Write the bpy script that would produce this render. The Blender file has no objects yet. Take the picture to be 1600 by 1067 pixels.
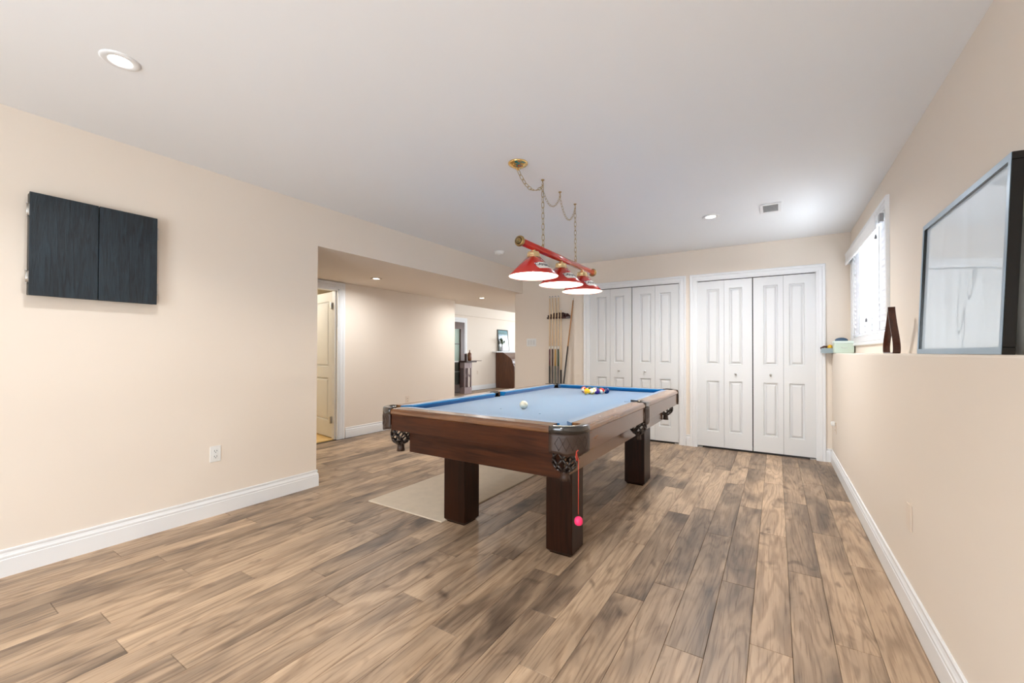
import bpy, bmesh, math, random
from mathutils import Vector, Matrix
random.seed(7)
PI = math.pi
SC = bpy.context.scene
COL = SC.collection

# ---------------------------------------------------------------- camera
cam_d = bpy.data.cameras.new('camera')
cam = bpy.data.objects.new('camera', cam_d); COL.objects.link(cam)
F_PX, YAW, PITCH, ROLL, CY, CAM_H = 652.77, 0.56371, 0.0099546, 0.0030106, 542.895, 1.16
_fw = Vector((-math.sin(YAW)*math.cos(PITCH), math.cos(YAW)*math.cos(PITCH), math.sin(PITCH)))
_rt = Vector((math.cos(YAW), math.sin(YAW), 0)); _up = _rt.cross(_fw)
_r2 = math.cos(ROLL)*_rt + math.sin(ROLL)*_up
_u2 = -math.sin(ROLL)*_rt + math.cos(ROLL)*_up
m = Matrix.Identity(4)
for i in range(3):
    m[i][0] = _r2[i]; m[i][1] = _u2[i]; m[i][2] = -_fw[i]
m[0][3], m[1][3], m[2][3] = 0, 0, CAM_H
cam.matrix_world = m
cam_d.sensor_fit = 'HORIZONTAL'; cam_d.sensor_width = 36
cam_d.lens = F_PX/1600*36
cam_d.shift_y = (CY-533.5)/1600
cam_d.clip_start = 0.02; cam_d.clip_end = 200
SC.camera = cam

# ---------------------------------------------------------------- light and exposure
W = bpy.data.worlds.new('daylight'); SC.world = W; W.use_nodes = True
bg = W.node_tree.nodes['Background']
bg.inputs[0].default_value = (0.82, 0.91, 1.0, 1); bg.inputs[1].default_value = 3.6
SC.view_settings.view_transform = 'Standard'; SC.view_settings.look = 'None'
SC.view_settings.gamma = 1; SC.view_settings.use_curve_mapping = False
SC.view_settings.exposure = 0.7

def area(name, loc, size, energy, color=(1, 1, 1), rot=(0, 0, 0), size_y=None, shape='RECTANGLE', spread=PI):
    l = bpy.data.lights.new(name, 'AREA'); l.shape = shape; l.size = size
    if size_y: l.size_y = size_y
    l.energy = energy; l.color = color; l.spread = spread
    o = bpy.data.objects.new(name, l); o.location = loc; o.rotation_euler = rot; COL.objects.link(o)
    return o
# side window daylight; fill lamps added at unseen openings behind camera, in far room
area('rear_fill', (-1.05, -2.45, 1.12), 1.7, 33, (0.80, 0.91, 1.0), (math.radians(136), 0, 0), 2.0)  # unseen source, added and tilted up to brighten the ceiling
area('side_window_daylight', (0.86, 4.6, 1.75), 1.3, 66, (0.86, 0.94, 1.0), (0, PI/2, 0), 0.75)
area('far_side_fill', (-3.52, 8.8, 1.5), 1.2, 14, (0.90, 0.95, 1.0), (0, PI/2, 0), 2.4)  # added lamp without a seen source; fills hall and far wall
area('far_end_fill', (-5.6, 13.75, 1.45), 2.6, 40, (0.90, 0.95, 1.0), (-PI/2, 0, 0), 1.3)  # added lamp at an invented end opening; brightens the far room

# ---------------------------------------------------------------- materials
def srgb(r, g, b):
    f = lambda c: (c/255/12.92) if c/255 <= 0.04045 else ((c/255+0.055)/1.055)**2.4
    return (f(r), f(g), f(b), 1)
MATS = {}
def mat(name, col, rough=0.5, metal=0.0, spec=0.5, coat=0.0, coat_r=0.05, sheen=0.0, emis=None, emis_s=0.0, trans=0.0, ior=None, bump=0.0, bscale=200.0, var=0.0, vscale=3.0):
    if name in MATS: return MATS[name]
    M = bpy.data.materials.new(name); M.use_nodes = True
    nt = M.node_tree; b = nt.nodes['Principled BSDF']
    b.inputs['Base Color'].default_value = col
    b.inputs['Roughness'].default_value = rough; b.inputs['Metallic'].default_value = metal
    b.inputs['Specular IOR Level'].default_value = spec
    b.inputs['Coat Weight'].default_value = coat; b.inputs['Coat Roughness'].default_value = coat_r
    b.inputs['Sheen Weight'].default_value = sheen
    if ior: b.inputs['IOR'].default_value = ior
    if trans: b.inputs['Transmission Weight'].default_value = trans
    if emis: b.inputs['Emission Color'].default_value = emis; b.inputs['Emission Strength'].default_value = emis_s
    if bump or var:
        tc = nt.nodes.new('ShaderNodeTexCoord')
    if bump:
        n = nt.nodes.new('ShaderNodeTexNoise'); n.inputs['Scale'].default_value = bscale; n.inputs['Detail'].default_value = 3
        nt.links.new(tc.outputs['Object'], n.inputs['Vector'])
        bp = nt.nodes.new('ShaderNodeBump'); bp.inputs['Strength'].default_value = bump; bp.inputs['Distance'].default_value = 0.002
        nt.links.new(n.outputs['Fac'], bp.inputs['Height']); nt.links.new(bp.outputs['Normal'], b.inputs['Normal'])
    if var:
        n = nt.nodes.new('ShaderNodeTexNoise'); n.inputs['Scale'].default_value = vscale; n.inputs['Detail'].default_value = 4
        nt.links.new(tc.outputs['Object'], n.inputs['Vector'])
        mx = nt.nodes.new('ShaderNodeMix'); mx.data_type = 'RGBA'
        mx.inputs[6].default_value = tuple(c*(1-var) for c in col[:3])+(1,); mx.inputs[7].default_value = tuple(min(1, c*(1+var)) for c in col[:3])+(1,)
        nt.links.new(n.outputs['Fac'], mx.inputs[0]); nt.links.new(mx.outputs[2], b.inputs['Base Color'])
    MATS[name] = M
    return M

def wood(name, dark, light, axis='y', rough=0.35, coat=0.0, scale=1.0, bump=0.15, spec=0.5):
    M = bpy.data.materials.new(name); M.use_nodes = True
    nt = M.node_tree; b = nt.nodes['Principled BSDF']; L = nt.links
    tc = nt.nodes.new('ShaderNodeTexCoord'); mp = nt.nodes.new('ShaderNodeMapping')
    s = {'x': (1.2, 14, 14), 'y': (14, 1.2, 14), 'z': (14, 14, 1.2)}[axis]
    mp.inputs['Scale'].default_value = tuple(v*scale for v in s)
    L.new(tc.outputs['Object'], mp.inputs['Vector'])
    n = nt.nodes.new('ShaderNodeTexNoise'); n.inputs['Scale'].default_value = 1.6; n.inputs['Detail'].default_value = 6; n.inputs['Distortion'].default_value = 1.2
    L.new(mp.outputs['Vector'], n.inputs['Vector'])
    n2 = nt.nodes.new('ShaderNodeTexNoise'); n2.inputs['Scale'].default_value = 9; n2.inputs['Detail'].default_value = 3
    L.new(mp.outputs['Vector'], n2.inputs['Vector'])
    ad = nt.nodes.new('ShaderNodeMath'); ad.operation = 'MULTIPLY_ADD'; ad.inputs[1].default_value = 0.35
    L.new(n2.outputs['Fac'], ad.inputs[0]); L.new(n.outputs['Fac'], ad.inputs[2])
    cr = nt.nodes.new('ShaderNodeValToRGB'); cr.color_ramp.elements[0].position = 0.45; cr.color_ramp.elements[1].position = 0.9
    cr.color_ramp.elements[0].color = dark; cr.color_ramp.elements[1].color = light
    L.new(ad.outputs[0], cr.inputs['Fac']); L.new(cr.outputs['Color'], b.inputs['Base Color'])
    bp = nt.nodes.new('ShaderNodeBump'); bp.inputs['Strength'].default_value = bump; bp.inputs['Distance'].default_value = 0.002
    L.new(ad.outputs[0], bp.inputs['Height']); L.new(bp.outputs['Normal'], b.inputs['Normal'])
    b.inputs['Roughness'].default_value = rough; b.inputs['Coat Weight'].default_value = coat; b.inputs['Coat Roughness'].default_value = 0.12
    b.inputs['Specular IOR Level'].default_value = spec
    return M

def floor_mat():
    M = bpy.data.materials.new('oak_laminate'); M.use_nodes = True
    nt = M.node_tree; b = nt.nodes['Principled BSDF']; L = nt.links
    def N(t): return nt.nodes.new(t)
    tc = N('ShaderNodeTexCoord'); oi = N('ShaderNodeObjectInfo')
    off = N('ShaderNodeMath'); off.operation = 'MULTIPLY'; off.inputs[1].default_value = 37.0
    L.new(oi.outputs['Random'], off.inputs[0])
    cx = N('ShaderNodeCombineXYZ'); L.new(off.outputs[0], cx.inputs[0]); L.new(off.outputs[0], cx.inputs[1])
    va = N('ShaderNodeVectorMath'); va.operation = 'ADD'
    L.new(tc.outputs['Object'], va.inputs[0]); L.new(cx.outputs[0], va.inputs[1])
    def noise(scale_xyz, sc, det, dist=0.0, rough=0.55):
        mp = N('ShaderNodeMapping'); mp.inputs['Scale'].default_value = scale_xyz
        L.new(va.outputs[0], mp.inputs['Vector'])
        n = N('ShaderNodeTexNoise'); n.inputs['Scale'].default_value = sc; n.inputs['Detail'].default_value = det
        n.inputs['Distortion'].default_value = dist; n.inputs['Roughness'].default_value = rough
        L.new(mp.outputs[0], n.inputs['Vector']); return n
    # cathedral grain: contour lines of a stretched smooth noise
    g = noise((7.0, 0.75, 1), 1.0, 1.5, 0.35)
    mul = N('ShaderNodeMath'); mul.operation = 'MULTIPLY'; mul.inputs[1].default_value = 64.0
    L.new(g.outputs['Fac'], mul.inputs[0])
    fine = noise((60, 3.0, 1), 1.0, 3)
    fm = N('ShaderNodeMath'); fm.operation = 'MULTIPLY_ADD'; fm.inputs[1].default_value = 2.2
    L.new(fine.outputs['Fac'], fm.inputs[0]); L.new(mul.outputs[0], fm.inputs[2])
    sn = N('ShaderNodeMath'); sn.operation = 'SINE'; L.new(fm.outputs[0], sn.inputs[0])
    # base tone: per plank + broad smudges
    broad = noise((5.5, 1.5, 1), 1.0, 3.5, 0.8)
    patch = noise((8.0, 3.2, 1), 1.0, 2.0, 1.2)
    t1 = N('ShaderNodeMath'); t1.operation = 'MULTIPLY_ADD'; t1.inputs[1].default_value = 0.27   # random per plank
    L.new(oi.outputs['Random'], t1.inputs[0])
    t0 = N('ShaderNodeMath'); t0.operation = 'MULTIPLY'; t0.inputs[1].default_value = 0.95
    L.new(broad.outputs['Fac'], t0.inputs[0]); L.new(t0.outputs[0], t1.inputs[2])
    cr = N('ShaderNodeValToRGB'); e = cr.color_ramp.elements
    e[0].position = 0.33; e[0].color = srgb(104, 87, 72)
    e[1].position = 0.9; e[1].color = srgb(212, 183, 152)
    for p, c in ((0.45, srgb(136, 115, 95)), (0.57, srgb(164, 139, 114)), (0.72, srgb(186, 158, 129))):
        x = e.new(p); x.color = c
    L.new(t1.outputs[0], cr.inputs['Fac'])
    # grain modulation
    gm = N('ShaderNodeMix'); gm.data_type = 'RGBA'; gm.blend_type = 'MULTIPLY'
    gr = N('ShaderNodeMapRange'); gr.inputs['From Min'].default_value = 0.15; gr.inputs['From Max'].default_value = 1.0
    L.new(sn.outputs[0], gr.inputs['Value'])
    fg = N('ShaderNodeMath'); fg.operation = 'MULTIPLY'; fg.inputs[1].default_value = 0.34
    L.new(gr.outputs[0], fg.inputs[0]); L.new(fg.outputs[0], gm.inputs[0])
    L.new(cr.outputs['Color'], gm.inputs[6]); gm.inputs[7].default_value = srgb(140, 118, 98)
    # fine streaks
    fs = N('ShaderNodeMix'); fs.data_type = 'RGBA'; fs.blend_type = 'MULTIPLY'
    streak = noise((130, 5.0, 1), 1.0, 4)
    sr = N('ShaderNodeMapRange'); sr.inputs['From Min'].default_value = 0.52; sr.inputs['From Max'].default_value = 0.75; sr.inputs['To Max'].default_value = 0.7
    L.new(streak.outputs['Fac'], sr.inputs['Value']); L.new(sr.outputs[0], fs.inputs[0])
    L.new(gm.outputs[2], fs.inputs[6]); fs.inputs[7].default_value = srgb(150, 126, 104)
    # dark knots and smudges
    dk = N('ShaderNodeMapRange'); dk.inputs['From Min'].default_value = 0.60; dk.inputs['From Max'].default_value = 0.74; dk.inputs['To Max'].default_value = 0.62
    L.new(patch.outputs['Fac'], dk.inputs['Value'])
    dm = N('ShaderNodeMix'); dm.data_type = 'RGBA'; dm.blend_type = 'MULTIPLY'
    L.new(dk.outputs[0], dm.inputs[0]); L.new(fs.outputs[2], dm.inputs[6]); dm.inputs[7].default_value = srgb(118, 98, 86)
    L.new(dm.outputs[2], b.inputs['Base Color'])
    b.inputs['Roughness'].default_value = 0.42; b.inputs['Specular IOR Level'].default_value = 0.5
    rr = N('ShaderNodeMapRange'); rr.inputs['To Min'].default_value = 0.36; rr.inputs['To Max'].default_value = 0.52
    L.new(streak.outputs['Fac'], rr.inputs['Value']); L.new(rr.outputs[0], b.inputs['Roughness'])
    bp = N('ShaderNodeBump'); bp.inputs['Strength'].default_value = 0.25; bp.inputs['Distance'].default_value = 0.0015
    L.new(streak.outputs['Fac'], bp.inputs['Height']); L.new(bp.outputs['Normal'], b.inputs['Normal'])
    return M

WALL = mat('tan_wall_paint', srgb(236, 224, 210), 0.75, spec=0.25, bump=0.06, bscale=260)
CEIL = mat('white_ceiling_paint', srgb(242, 243, 244), 0.9, spec=0.1, bump=0.05, bscale=300)
TRIM = mat('white_trim_paint', srgb(236, 236, 236), 0.38, spec=0.45)
DOORW = mat('white_door_paint', srgb(226, 226, 225), 0.36, spec=0.5)
DARKV = mat('dark_void', srgb(30, 28, 26), 0.9)
FLOOR = floor_mat()
SLAB = mat('dark_subfloor', srgb(52, 42, 34), 0.9)
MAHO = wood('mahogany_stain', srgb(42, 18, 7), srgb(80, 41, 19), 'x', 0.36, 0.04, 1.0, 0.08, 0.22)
MAHOY = wood('mahogany_stain_long_lit', srgb(88, 54, 30), srgb(140, 94, 56), 'y', 0.26, 0.7, 1.0, 0.08)  # paler for side faces; wall reflection put into the stain colour
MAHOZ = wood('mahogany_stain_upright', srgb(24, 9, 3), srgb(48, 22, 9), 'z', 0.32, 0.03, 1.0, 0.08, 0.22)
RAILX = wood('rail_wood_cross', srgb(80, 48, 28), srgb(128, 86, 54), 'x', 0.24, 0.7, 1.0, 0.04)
RAILY = wood('rail_wood_long_lit', srgb(112, 72, 42), srgb(166, 118, 76), 'y', 0.24, 0.7, 1.0, 0.04)  # reflected light on the side rail tops put into a lighter wood
CLOTH = mat('blue_billiard_cloth', srgb(6, 112, 172), 0.85, spec=0.2, sheen=1.0, bump=0.1, bscale=900)
MATS['blue_billiard_cloth'].node_tree.nodes['Principled BSDF'].inputs['Sheen Roughness'].default_value = 0.35
MATS['blue_billiard_cloth'].node_tree.nodes['Principled BSDF'].inputs['Sheen Tint'].default_value = (1.0, 0.96, 0.90, 1)
LEATH = mat('brown_leather', srgb(56, 37, 26), 0.45, spec=0.6, bump=0.25, bscale=350)
NETL = mat('dark_net_leather', srgb(38, 26, 21), 0.3, spec=.6, coat=.3)
LEATHD = mat('black_leather', srgb(26, 22, 21), 0.2, spec=0.8, coat=0.6, coat_r=0.08)
BRASS = mat('polished_brass', (0.83, 0.58, 0.24, 1), 0.16, metal=1.0)
BRASSA = mat('antique_brass', (0.42, 0.30, 0.13, 1), 0.3, metal=1.0)
CHAINM = mat('chain_brass', (0.50, 0.40, 0.22, 1), 0.3, metal=1.0)
RED = mat('red_enamel', srgb(188, 32, 18), 0.22, coat=0.8, coat_r=0.05)
SHADEW = mat('white_shade_lining', srgb(250, 246, 232), 0.6, emis=(1.0, 0.90, 0.72, 1), emis_s=0.1)  # weak glow added to the lining for the bulb light falling on it
BULB = mat('lit_bulb', (1, 1, 1, 1), 0.5, emis=(1.0, 0.9, 0.72, 1), emis_s=14)
LEDL = mat('lit_downlight_lens', (1, 1, 1, 1), 0.5, emis=(1.0, 0.96, 0.88, 1), emis_s=9)
CHROME = mat('brushed_nickel', (0.62, 0.61, 0.59, 1), 0.28, metal=1.0)
PLAST = mat('white_plastic', srgb(238, 238, 235), 0.35)
PLASTT = mat('almond_plastic', srgb(232, 216, 198), 0.4)
DARKS = mat('dark_slot', srgb(40, 38, 36), 0.7)
GLASS = bpy.data.materials.new('clear_glass'); GLASS.use_nodes = True
_nt = GLASS.node_tree; _nt.nodes.clear()
_o, _m, _t, _g, _l = [_nt.nodes.new('ShaderNode'+k) for k in ('OutputMaterial', 'MixShader', 'BsdfTransparent', 'BsdfGlossy', 'LayerWeight')]
_l.inputs['Blend'].default_value = .12; _g.inputs['Roughness'].default_value = 0.0
_nt.links.new(_l.outputs['Fresnel'], _m.inputs[0]); _nt.links.new(_t.outputs[0], _m.inputs[1]); _nt.links.new(_g.outputs[0], _m.inputs[2]); _nt.links.new(_m.outputs[0], _o.inputs[0])

# ---------------------------------------------------------------- mesh helpers
class MB:
    def __init__(s): s.bm = bmesh.new()
    def face(s, pts, smooth=False):
        vs = [s.bm.verts.new(p) for p in pts]
        f = s.bm.faces.new(vs); f.smooth = smooth; return f
    def box(s, x0, x1, y0, y1, z0, z1, bevel=0.0, seg=1):
        r = bmesh.ops.create_cube(s.bm, size=1)
        vs = r['verts']
        for v in vs:
            v.co = Vector((x0+(v.co.x+.5)*(x1-x0), y0+(v.co.y+.5)*(y1-y0), z0+(v.co.z+.5)*(z1-z0)))
        if bevel:
            es = list({e for v in vs for e in v.link_edges})
            bmesh.ops.bevel(s.bm, geom=es, offset=bevel, segments=seg, affect='EDGES', profile=0.5)
        return s
    def grid_rings(s, rings, closed=True, cap0=False, cap1=False, smooth=True):
        """rings: lists of points, same length"""
        R = [[s.bm.verts.new(p) for p in r] for r in rings]
        n = len(R[0])
        for a, b in zip(R, R[1:]):
            for i in range(n if closed else n-1):
                j = (i+1) % n
                try:
                    f = s.bm.faces.new((a[i], a[j], b[j], b[i])); f.smooth = smooth
                except ValueError: pass
        if cap0: s.bm.faces.new(R[0][::-1])
        if cap1: s.bm.faces.new(R[-1])
        return s
    def lathe(s, prof, c=(0, 0, 0), axis='z', seg=24, smooth=True, cap=True):
        rings = []
        for r, h in prof:
            ring = []
            for i in range(seg):
                a = 2*PI*i/seg; u, v = r*math.cos(a), r*math.sin(a)
                p = {'z': (u, v, h), 'y': (u, h, -v), 'x': (h, u, v)}[axis]
                ring.append((c[0]+p[0], c[1]+p[1], c[2]+p[2]))
            rings.append(ring)
        return s.grid_rings(rings, True, cap and prof[0][0] > 1e-5, cap and prof[-1][0] > 1e-5, smooth)
    def tube(s, pts, r, seg=8, closed=False, smooth=True, rs=None):
        pts = [Vector(p) for p in pts]; n = len(pts); rings = []
        prev = None
        for i, p in enumerate(pts):
            if closed: t = pts[(i+1) % n]-pts[i-1]
            else: t = pts[min(i+1, n-1)]-pts[max(i-1, 0)]
            t.normalize()
            if prev is None:
                a = Vector((0, 0, 1)) if abs(t.z) < .9 else Vector((1, 0, 0))
                u = t.cross(a).normalized()
            else:
                u = (prev-t*prev.dot(t))
                u = u.normalized() if u.length > 1e-6 else t.orthogonal().normalized()
            prev = u; v = t.cross(u)
            rr = rs[i] if rs else r
            rings.append([p+u*rr*math.cos(2*PI*k/seg)+v*rr*math.sin(2*PI*k/seg) for k in range(seg)])
        if closed: rings.append(rings[0])
        s.grid_rings(rings, True, not closed, not closed, smooth)
        if closed: bmesh.ops.remove_doubles(s.bm, verts=s.bm.verts, dist=1e-6)
        return s
    def prism(s, poly, z0, z1, plane='xy', smooth=False):
        """extrude 2D polygon. plane xy -> along z, xz -> along y, yz -> along x"""
        def P(a, b, h): return {'xy': (a, b, h), 'xz': (a, h, b), 'yz': (h, a, b)}[plane]
        lo = [s.bm.verts.new(P(a, b, z0)) for a, b in poly]; hi = [s.bm.verts.new(P(a, b, z1)) for a, b in poly]
        n = len(poly)
        s.bm.faces.new(lo[::-1]); s.bm.faces.new(hi)
        for i in range(n):
            f = s.bm.faces.new((lo[i], lo[(i+1) % n], hi[(i+1) % n], hi[i])); f.smooth = smooth
        return s
    def sphere(s, c, r, seg=20, rings=12, sx=1, sy=1, sz=1):
        g = bmesh.ops.create_uvsphere(s.bm, u_segments=seg, v_segments=rings, radius=1)
        for v in g['verts']:
            v.co = Vector((c[0]+v.co.x*r*sx, c[1]+v.co.y*r*sy, c[2]+v.co.z*r*sz))
        for f in {f for v in g['verts'] for f in v.link_faces}: f.smooth = True
        return s
    def xform(s, M):
        bmesh.ops.transform(s.bm, matrix=M, verts=s.bm.verts); return s
    def build(s, name, material, parent=None, kind=None, at=None, fix=True):
        if fix: bmesh.ops.recalc_face_normals(s.bm, faces=s.bm.faces)
        org = Vector((0, 0, 0))
        if parent is not None: org = WORLD[parent.name]
        else:
            if at is None:
                cs = [v.co for v in s.bm.verts]
                org = Vector(((min(c.x for c in cs)+max(c.x for c in cs))/2, (min(c.y for c in cs)+max(c.y for c in cs))/2, min(c.z for c in cs)))
            else: org = Vector(at)
        bmesh.ops.translate(s.bm, verts=s.bm.verts, vec=-org)
        me = bpy.data.meshes.new(name); s.bm.to_mesh(me); s.bm.free()
        for mm in (material if isinstance(material, (list, tuple)) else [material]): me.materials.append(mm)
        o = bpy.data.objects.new(name, me); COL.objects.link(o)
        if parent is None: o.location = org
        else: o.parent = parent
        WORLD[o.name] = org
        if kind: o['kind'] = kind
        return o
WORLD = {}
def empty(name, loc, label=None, cat=None, group=None):
    o = bpy.data.objects.new(name, None); COL.objects.link(o); o.location = loc
    o.empty_display_size = 0.1
    WORLD[o.name] = Vector(loc)
    if label: tag(o, label, cat, group)
    return o
def tag(o, label, cat=None, group=None):
    o['label'] = label
    if cat: o['category'] = cat
    if group: o['group'] = group
    return o
def plabel(o, label): o['label'] = label; return o
def box(name, b, material, parent=None, kind=None, bevel=0.0, seg=1):
    return MB().box(*b, bevel=bevel, seg=seg).build(name, material, parent, kind)

def sweep(path, prof, name, material, parent=None, kind=None, side=1, z0=0.0):
    """path: plan polyline; prof: (offset to the side, z) from bottom to top"""
    P = [Vector((p[0], p[1])) for p in path]; n = len(P); offs = []
    for i in range(n):
        d1 = (P[i]-P[i-1]).normalized() if i else None
        d2 = (P[i+1]-P[i]).normalized() if i < n-1 else None
        n1 = Vector((-d1.y, d1.x))*side if d1 else None; n2 = Vector((-d2.y, d2.x))*side if d2 else None
        if n1 is None: o = n2
        elif n2 is None: o = n1
        else: o = (n1+n2)/(1+n1.dot(n2))
        offs.append(o)
    mb = MB()
    rings = []
    for p, o in zip(P, offs):
        rings.append([(p.x+o.x*w, p.y+o.y*w, z0+z) for w, z in prof])
    R = [[mb.bm.verts.new(q) for q in r] for r in rings]; k = len(prof)
    for a, b in zip(R, R[1:]):
        for i in range(k): mb.bm.faces.new((a[i], a[(i+1) % k], b[(i+1) % k], b[i]))
    mb.bm.faces.new(R[0]); mb.bm.faces.new(R[-1][::-1])
    return mb.build(name, material, parent, kind)
BASEP = [(0, 0), (.015, 0), (.015, .088), (.0125, .091), (.0135, .098), (.0135, .104), (.010, .110), (.0065, .119), (.0065, .124), (.009, .127), (.009, .136), (.006, .139), (0, .139)]

def casing(name, fn, u0, u1, vtop, parent=None, vbot=0.0, full=False, kind='structure', wd=.078, material=None):
    """door casing; fn(u, v, w) -> world point; w = proud of the wall"""
    prof = [(0, 0), (0, .010), (.004, .012), (.016, .012), (.019, .016), (.046, .017), (.050, .013), (.054, .018), (.066, .021), (wd-.004, .021), (wd, .017), (wd, 0)]
    mb = MB()
    rings = []
    for d, w in prof:
        if full: pts = [(u0-d, vbot-d), (u0-d, vtop+d), (u1+d, vtop+d), (u1+d, vbot-d)]
        else: pts = [(u0-d, vbot), (u0-d, vtop+d), (u1+d, vtop+d), (u1+d, vbot)]
        rings.append([fn(a, b, w) for a, b in pts])
    R = [[mb.bm.verts.new(p) for p in r] for r in rings]; n = 4
    for a, b in zip(R, R[1:]):
        for i in range(n if full else n-1): mb.bm.faces.new((a[i], a[(i+1) % n], b[(i+1) % n], b[i]))
    if not full:
        mb.bm.faces.new([r[0] for r in R]); mb.bm.faces.new([r[-1] for r in R][::-1])
    return mb.build(name, material or TRIM, parent, kind)

def panel_leaf(mb, fn, u0, u1, v0, v1, panels, th=.034, bevel=.002, arch=None):
    """door leaf: front at w=0 going back to -th, with moulded panels"""
    us = sorted({u0, u1, *[p[0] for p in panels], *[p[1] for p in panels]})
    vs = sorted({v0, v1, *[p[2] for p in panels], *[p[3] for p in panels]})
    def q(a, b, c, d, w0=0, w1=0, w2=0, w3=0): mb.face([fn(*a, w0), fn(*b, w1), fn(*c, w2), fn(*d, w3)])
    for i in range(len(us)-1):
        for j in range(len(vs)-1):
            cu, cv = (us[i]+us[i+1])/2, (vs[j]+vs[j+1])/2
            if any(p[0] < cu < p[1] and p[2] < cv < p[3] for p in panels): continue
            q((us[i], vs[j]), (us[i+1], vs[j]), (us[i+1], vs[j+1]), (us[i], vs[j+1]))
    for p in panels:
        prev = None
        for ins, w in ((0, 0), (.002, -.008), (.007, -.019), (.014, -.020), (.031, -.003), (.034, -.0015)):
            r = [(p[0]+ins, p[2]+ins), (p[1]-ins, p[2]+ins), (p[1]-ins, p[3]-ins), (p[0]+ins, p[3]-ins)]
            if prev:
                pr, pw = prev
                for k in range(4):
                    l = (k+1) % 4
                    q(pr[k], pr[l], r[l], r[k], pw, pw, w, w)
            prev = (r, w)
        r, w = prev
        q(*r, w, w, w, w)
    c = [(u0, v0), (u1, v0), (u1, v1), (u0, v1)]
    for k in range(4):
        l = (k+1) % 4
        q(c[k], c[l], c[l], c[k], 0, 0, -th, -th)
    q(*c[::-1], -th, -th, -th, -th)

# ================================================================ ROOM SHELL
ZC = 2.42           # ceiling
XL, XR, XRU = -3.35, .50, .66
YB, YC = 5.56, 5.61   # closet wall face, cue rack wall face
YREAR = -2.1

# floor: subfloor + planks
fl = box('floor', (-7.9, .8, YREAR-.2, 14, -.15, -.010), SLAB, kind='structure')
WORLD[fl.name] = fl.location.copy()
pw = .1437
def plank_mesh(L, w=pw):
    mb = MB(); g = .0007; c = .0014; h = .010
    x0, x1, y0, y1 = -w/2+g, w/2-g, g, L-g
    mb.grid_rings([[(x0, y0, 0), (x1, y0, 0), (x1, y1, 0), (x0, y1, 0)], [(x0, y0, h-c*.7), (x1, y0, h-c*.7), (x1, y1, h-c*.7), (x0, y1, h-c*.7)],
                   [(x0+c, y0+c, h), (x1-c, y0+c, h), (x1-c, y1-c, h), (x0+c, y1-c, h)]], cap1=True, smooth=False)
    bmesh.ops.recalc_face_normals(mb.bm, faces=mb.bm.faces)
    me = bpy.data.meshes.new('plank'); mb.bm.to_mesh(me); mb.bm.free(); me.materials.append(FLOOR); return me
PLK = {}
def add_plank(xc, y0, L, w=pw):
    key = (round(L, 3), round(w, 3))
    if key not in PLK: PLK[key] = plank_mesh(L, w)
    o = bpy.data.objects.new('plank', PLK[key]); COL.objects.link(o)
    o.parent = fl; o.location = Vector((xc, y0, -.010))-fl.location
PLEN = 1.22
joint = {0: 2.928, 1: 2.107, 2: 2.675, 3: 1.925, 4: 2.38, 5: 2.957, 6: 2.174, 7: 3.205, 8: 2.56, 9: 1.651}
rest = MB(); NPL = 0
for k in range(56):
    xc = .482-pw*(k+.5)
    if xc < -7.6: break
    j = joint.get(k, (k*0.47*PLEN+random.uniform(-.12, .12)) % PLEN)
    if xc > -3.42: ya, yb = -.35, YC
    elif xc > -4.87: ya, yb = 2.0, 9.6
    elif xc > -5.0: ya, yb = 5.78, 9.6
    else: ya, yb = 5.78, 13.0
    if xc > -2.45: yb = 5.58
    y = j-math.ceil((j-ya)/PLEN)*PLEN
    while y < yb-.01:
        a, b_ = max(y, ya), min(y+PLEN, yb)
        if b_-a > .03:
            if (b_ <= 6.9 and xc > -5.0) and NPL < 298:
                add_plank(xc, a, b_-a); NPL += 1
            else:
                rest.box(xc-pw/2+.0008, xc+pw/2-.0008, a+.0008, b_-.0008, -.0095, 0.0)
        y += PLEN
# narrow strip beside the right baseboard and behind the camera
rest.box(.4828, .5, -.35, 5.56, -.0095, 0)
rest.box(-3.35, .5, YREAR, -.352, -.0095, 0)
rest.build('far_planks', FLOOR, fl)['kind'] = 'stuff'

box('ceiling', (XL-.1, .95, YREAR-.1, 5.95, ZC, ZC+.12), CEIL, kind='structure')
o = MB().box(-8, -5.16, 5.6, 14, 2.6, 2.72).box(-5.16, -3.39, 9.6, 14, 2.6, 2.72).build('ceiling_far', CEIL, None, 'structure')
# lowered hall ceiling and the bulkhead that drops to it
o = MB().box(-5.16, XL, 2.15, YC, 2.07, ZC+.1).box(-5.16, XL-.12, YC, 9.6, 2.07, 2.62).box(-5.16, XL-.12, .4, 2.15, 2.07, ZC+.1).build('ceiling_lowered', WALL, None, 'structure')
box('wall_left', (XL-.12, XL, YREAR, 2.15, 0, ZC), WALL, kind='structure')
box('wall_hall_near', (-5.1, XL-.12, .3, .4, 0, ZC), WALL, kind='structure')
# back wall with two closet openings, stepping back to the cue rack wall
CL = (-2.229, -1.026); CR = (-.824, .370); DT = 2.035
mb = MB()
for a, b_ in ((-2.46, CL[0]), (CL[1], CR[0]), (CR[1], .95)): mb.box(a, b_, YB, YB+.09, 0, ZC)
for a, b_ in (CL, CR): mb.box(a, b_, YB, YB+.09, DT, ZC)
mb.box(-3.49, -2.46, YC, YC+.12, 0, ZC)
mb.build('wall_back', WALL, None, 'structure')
box('closet_shade_sheet', (-2.46, .6, YB+.35, YB+.38, 0, ZC), DARKV, kind='structure')  # interior shade of the closets put into this sheet's dark colour
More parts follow.
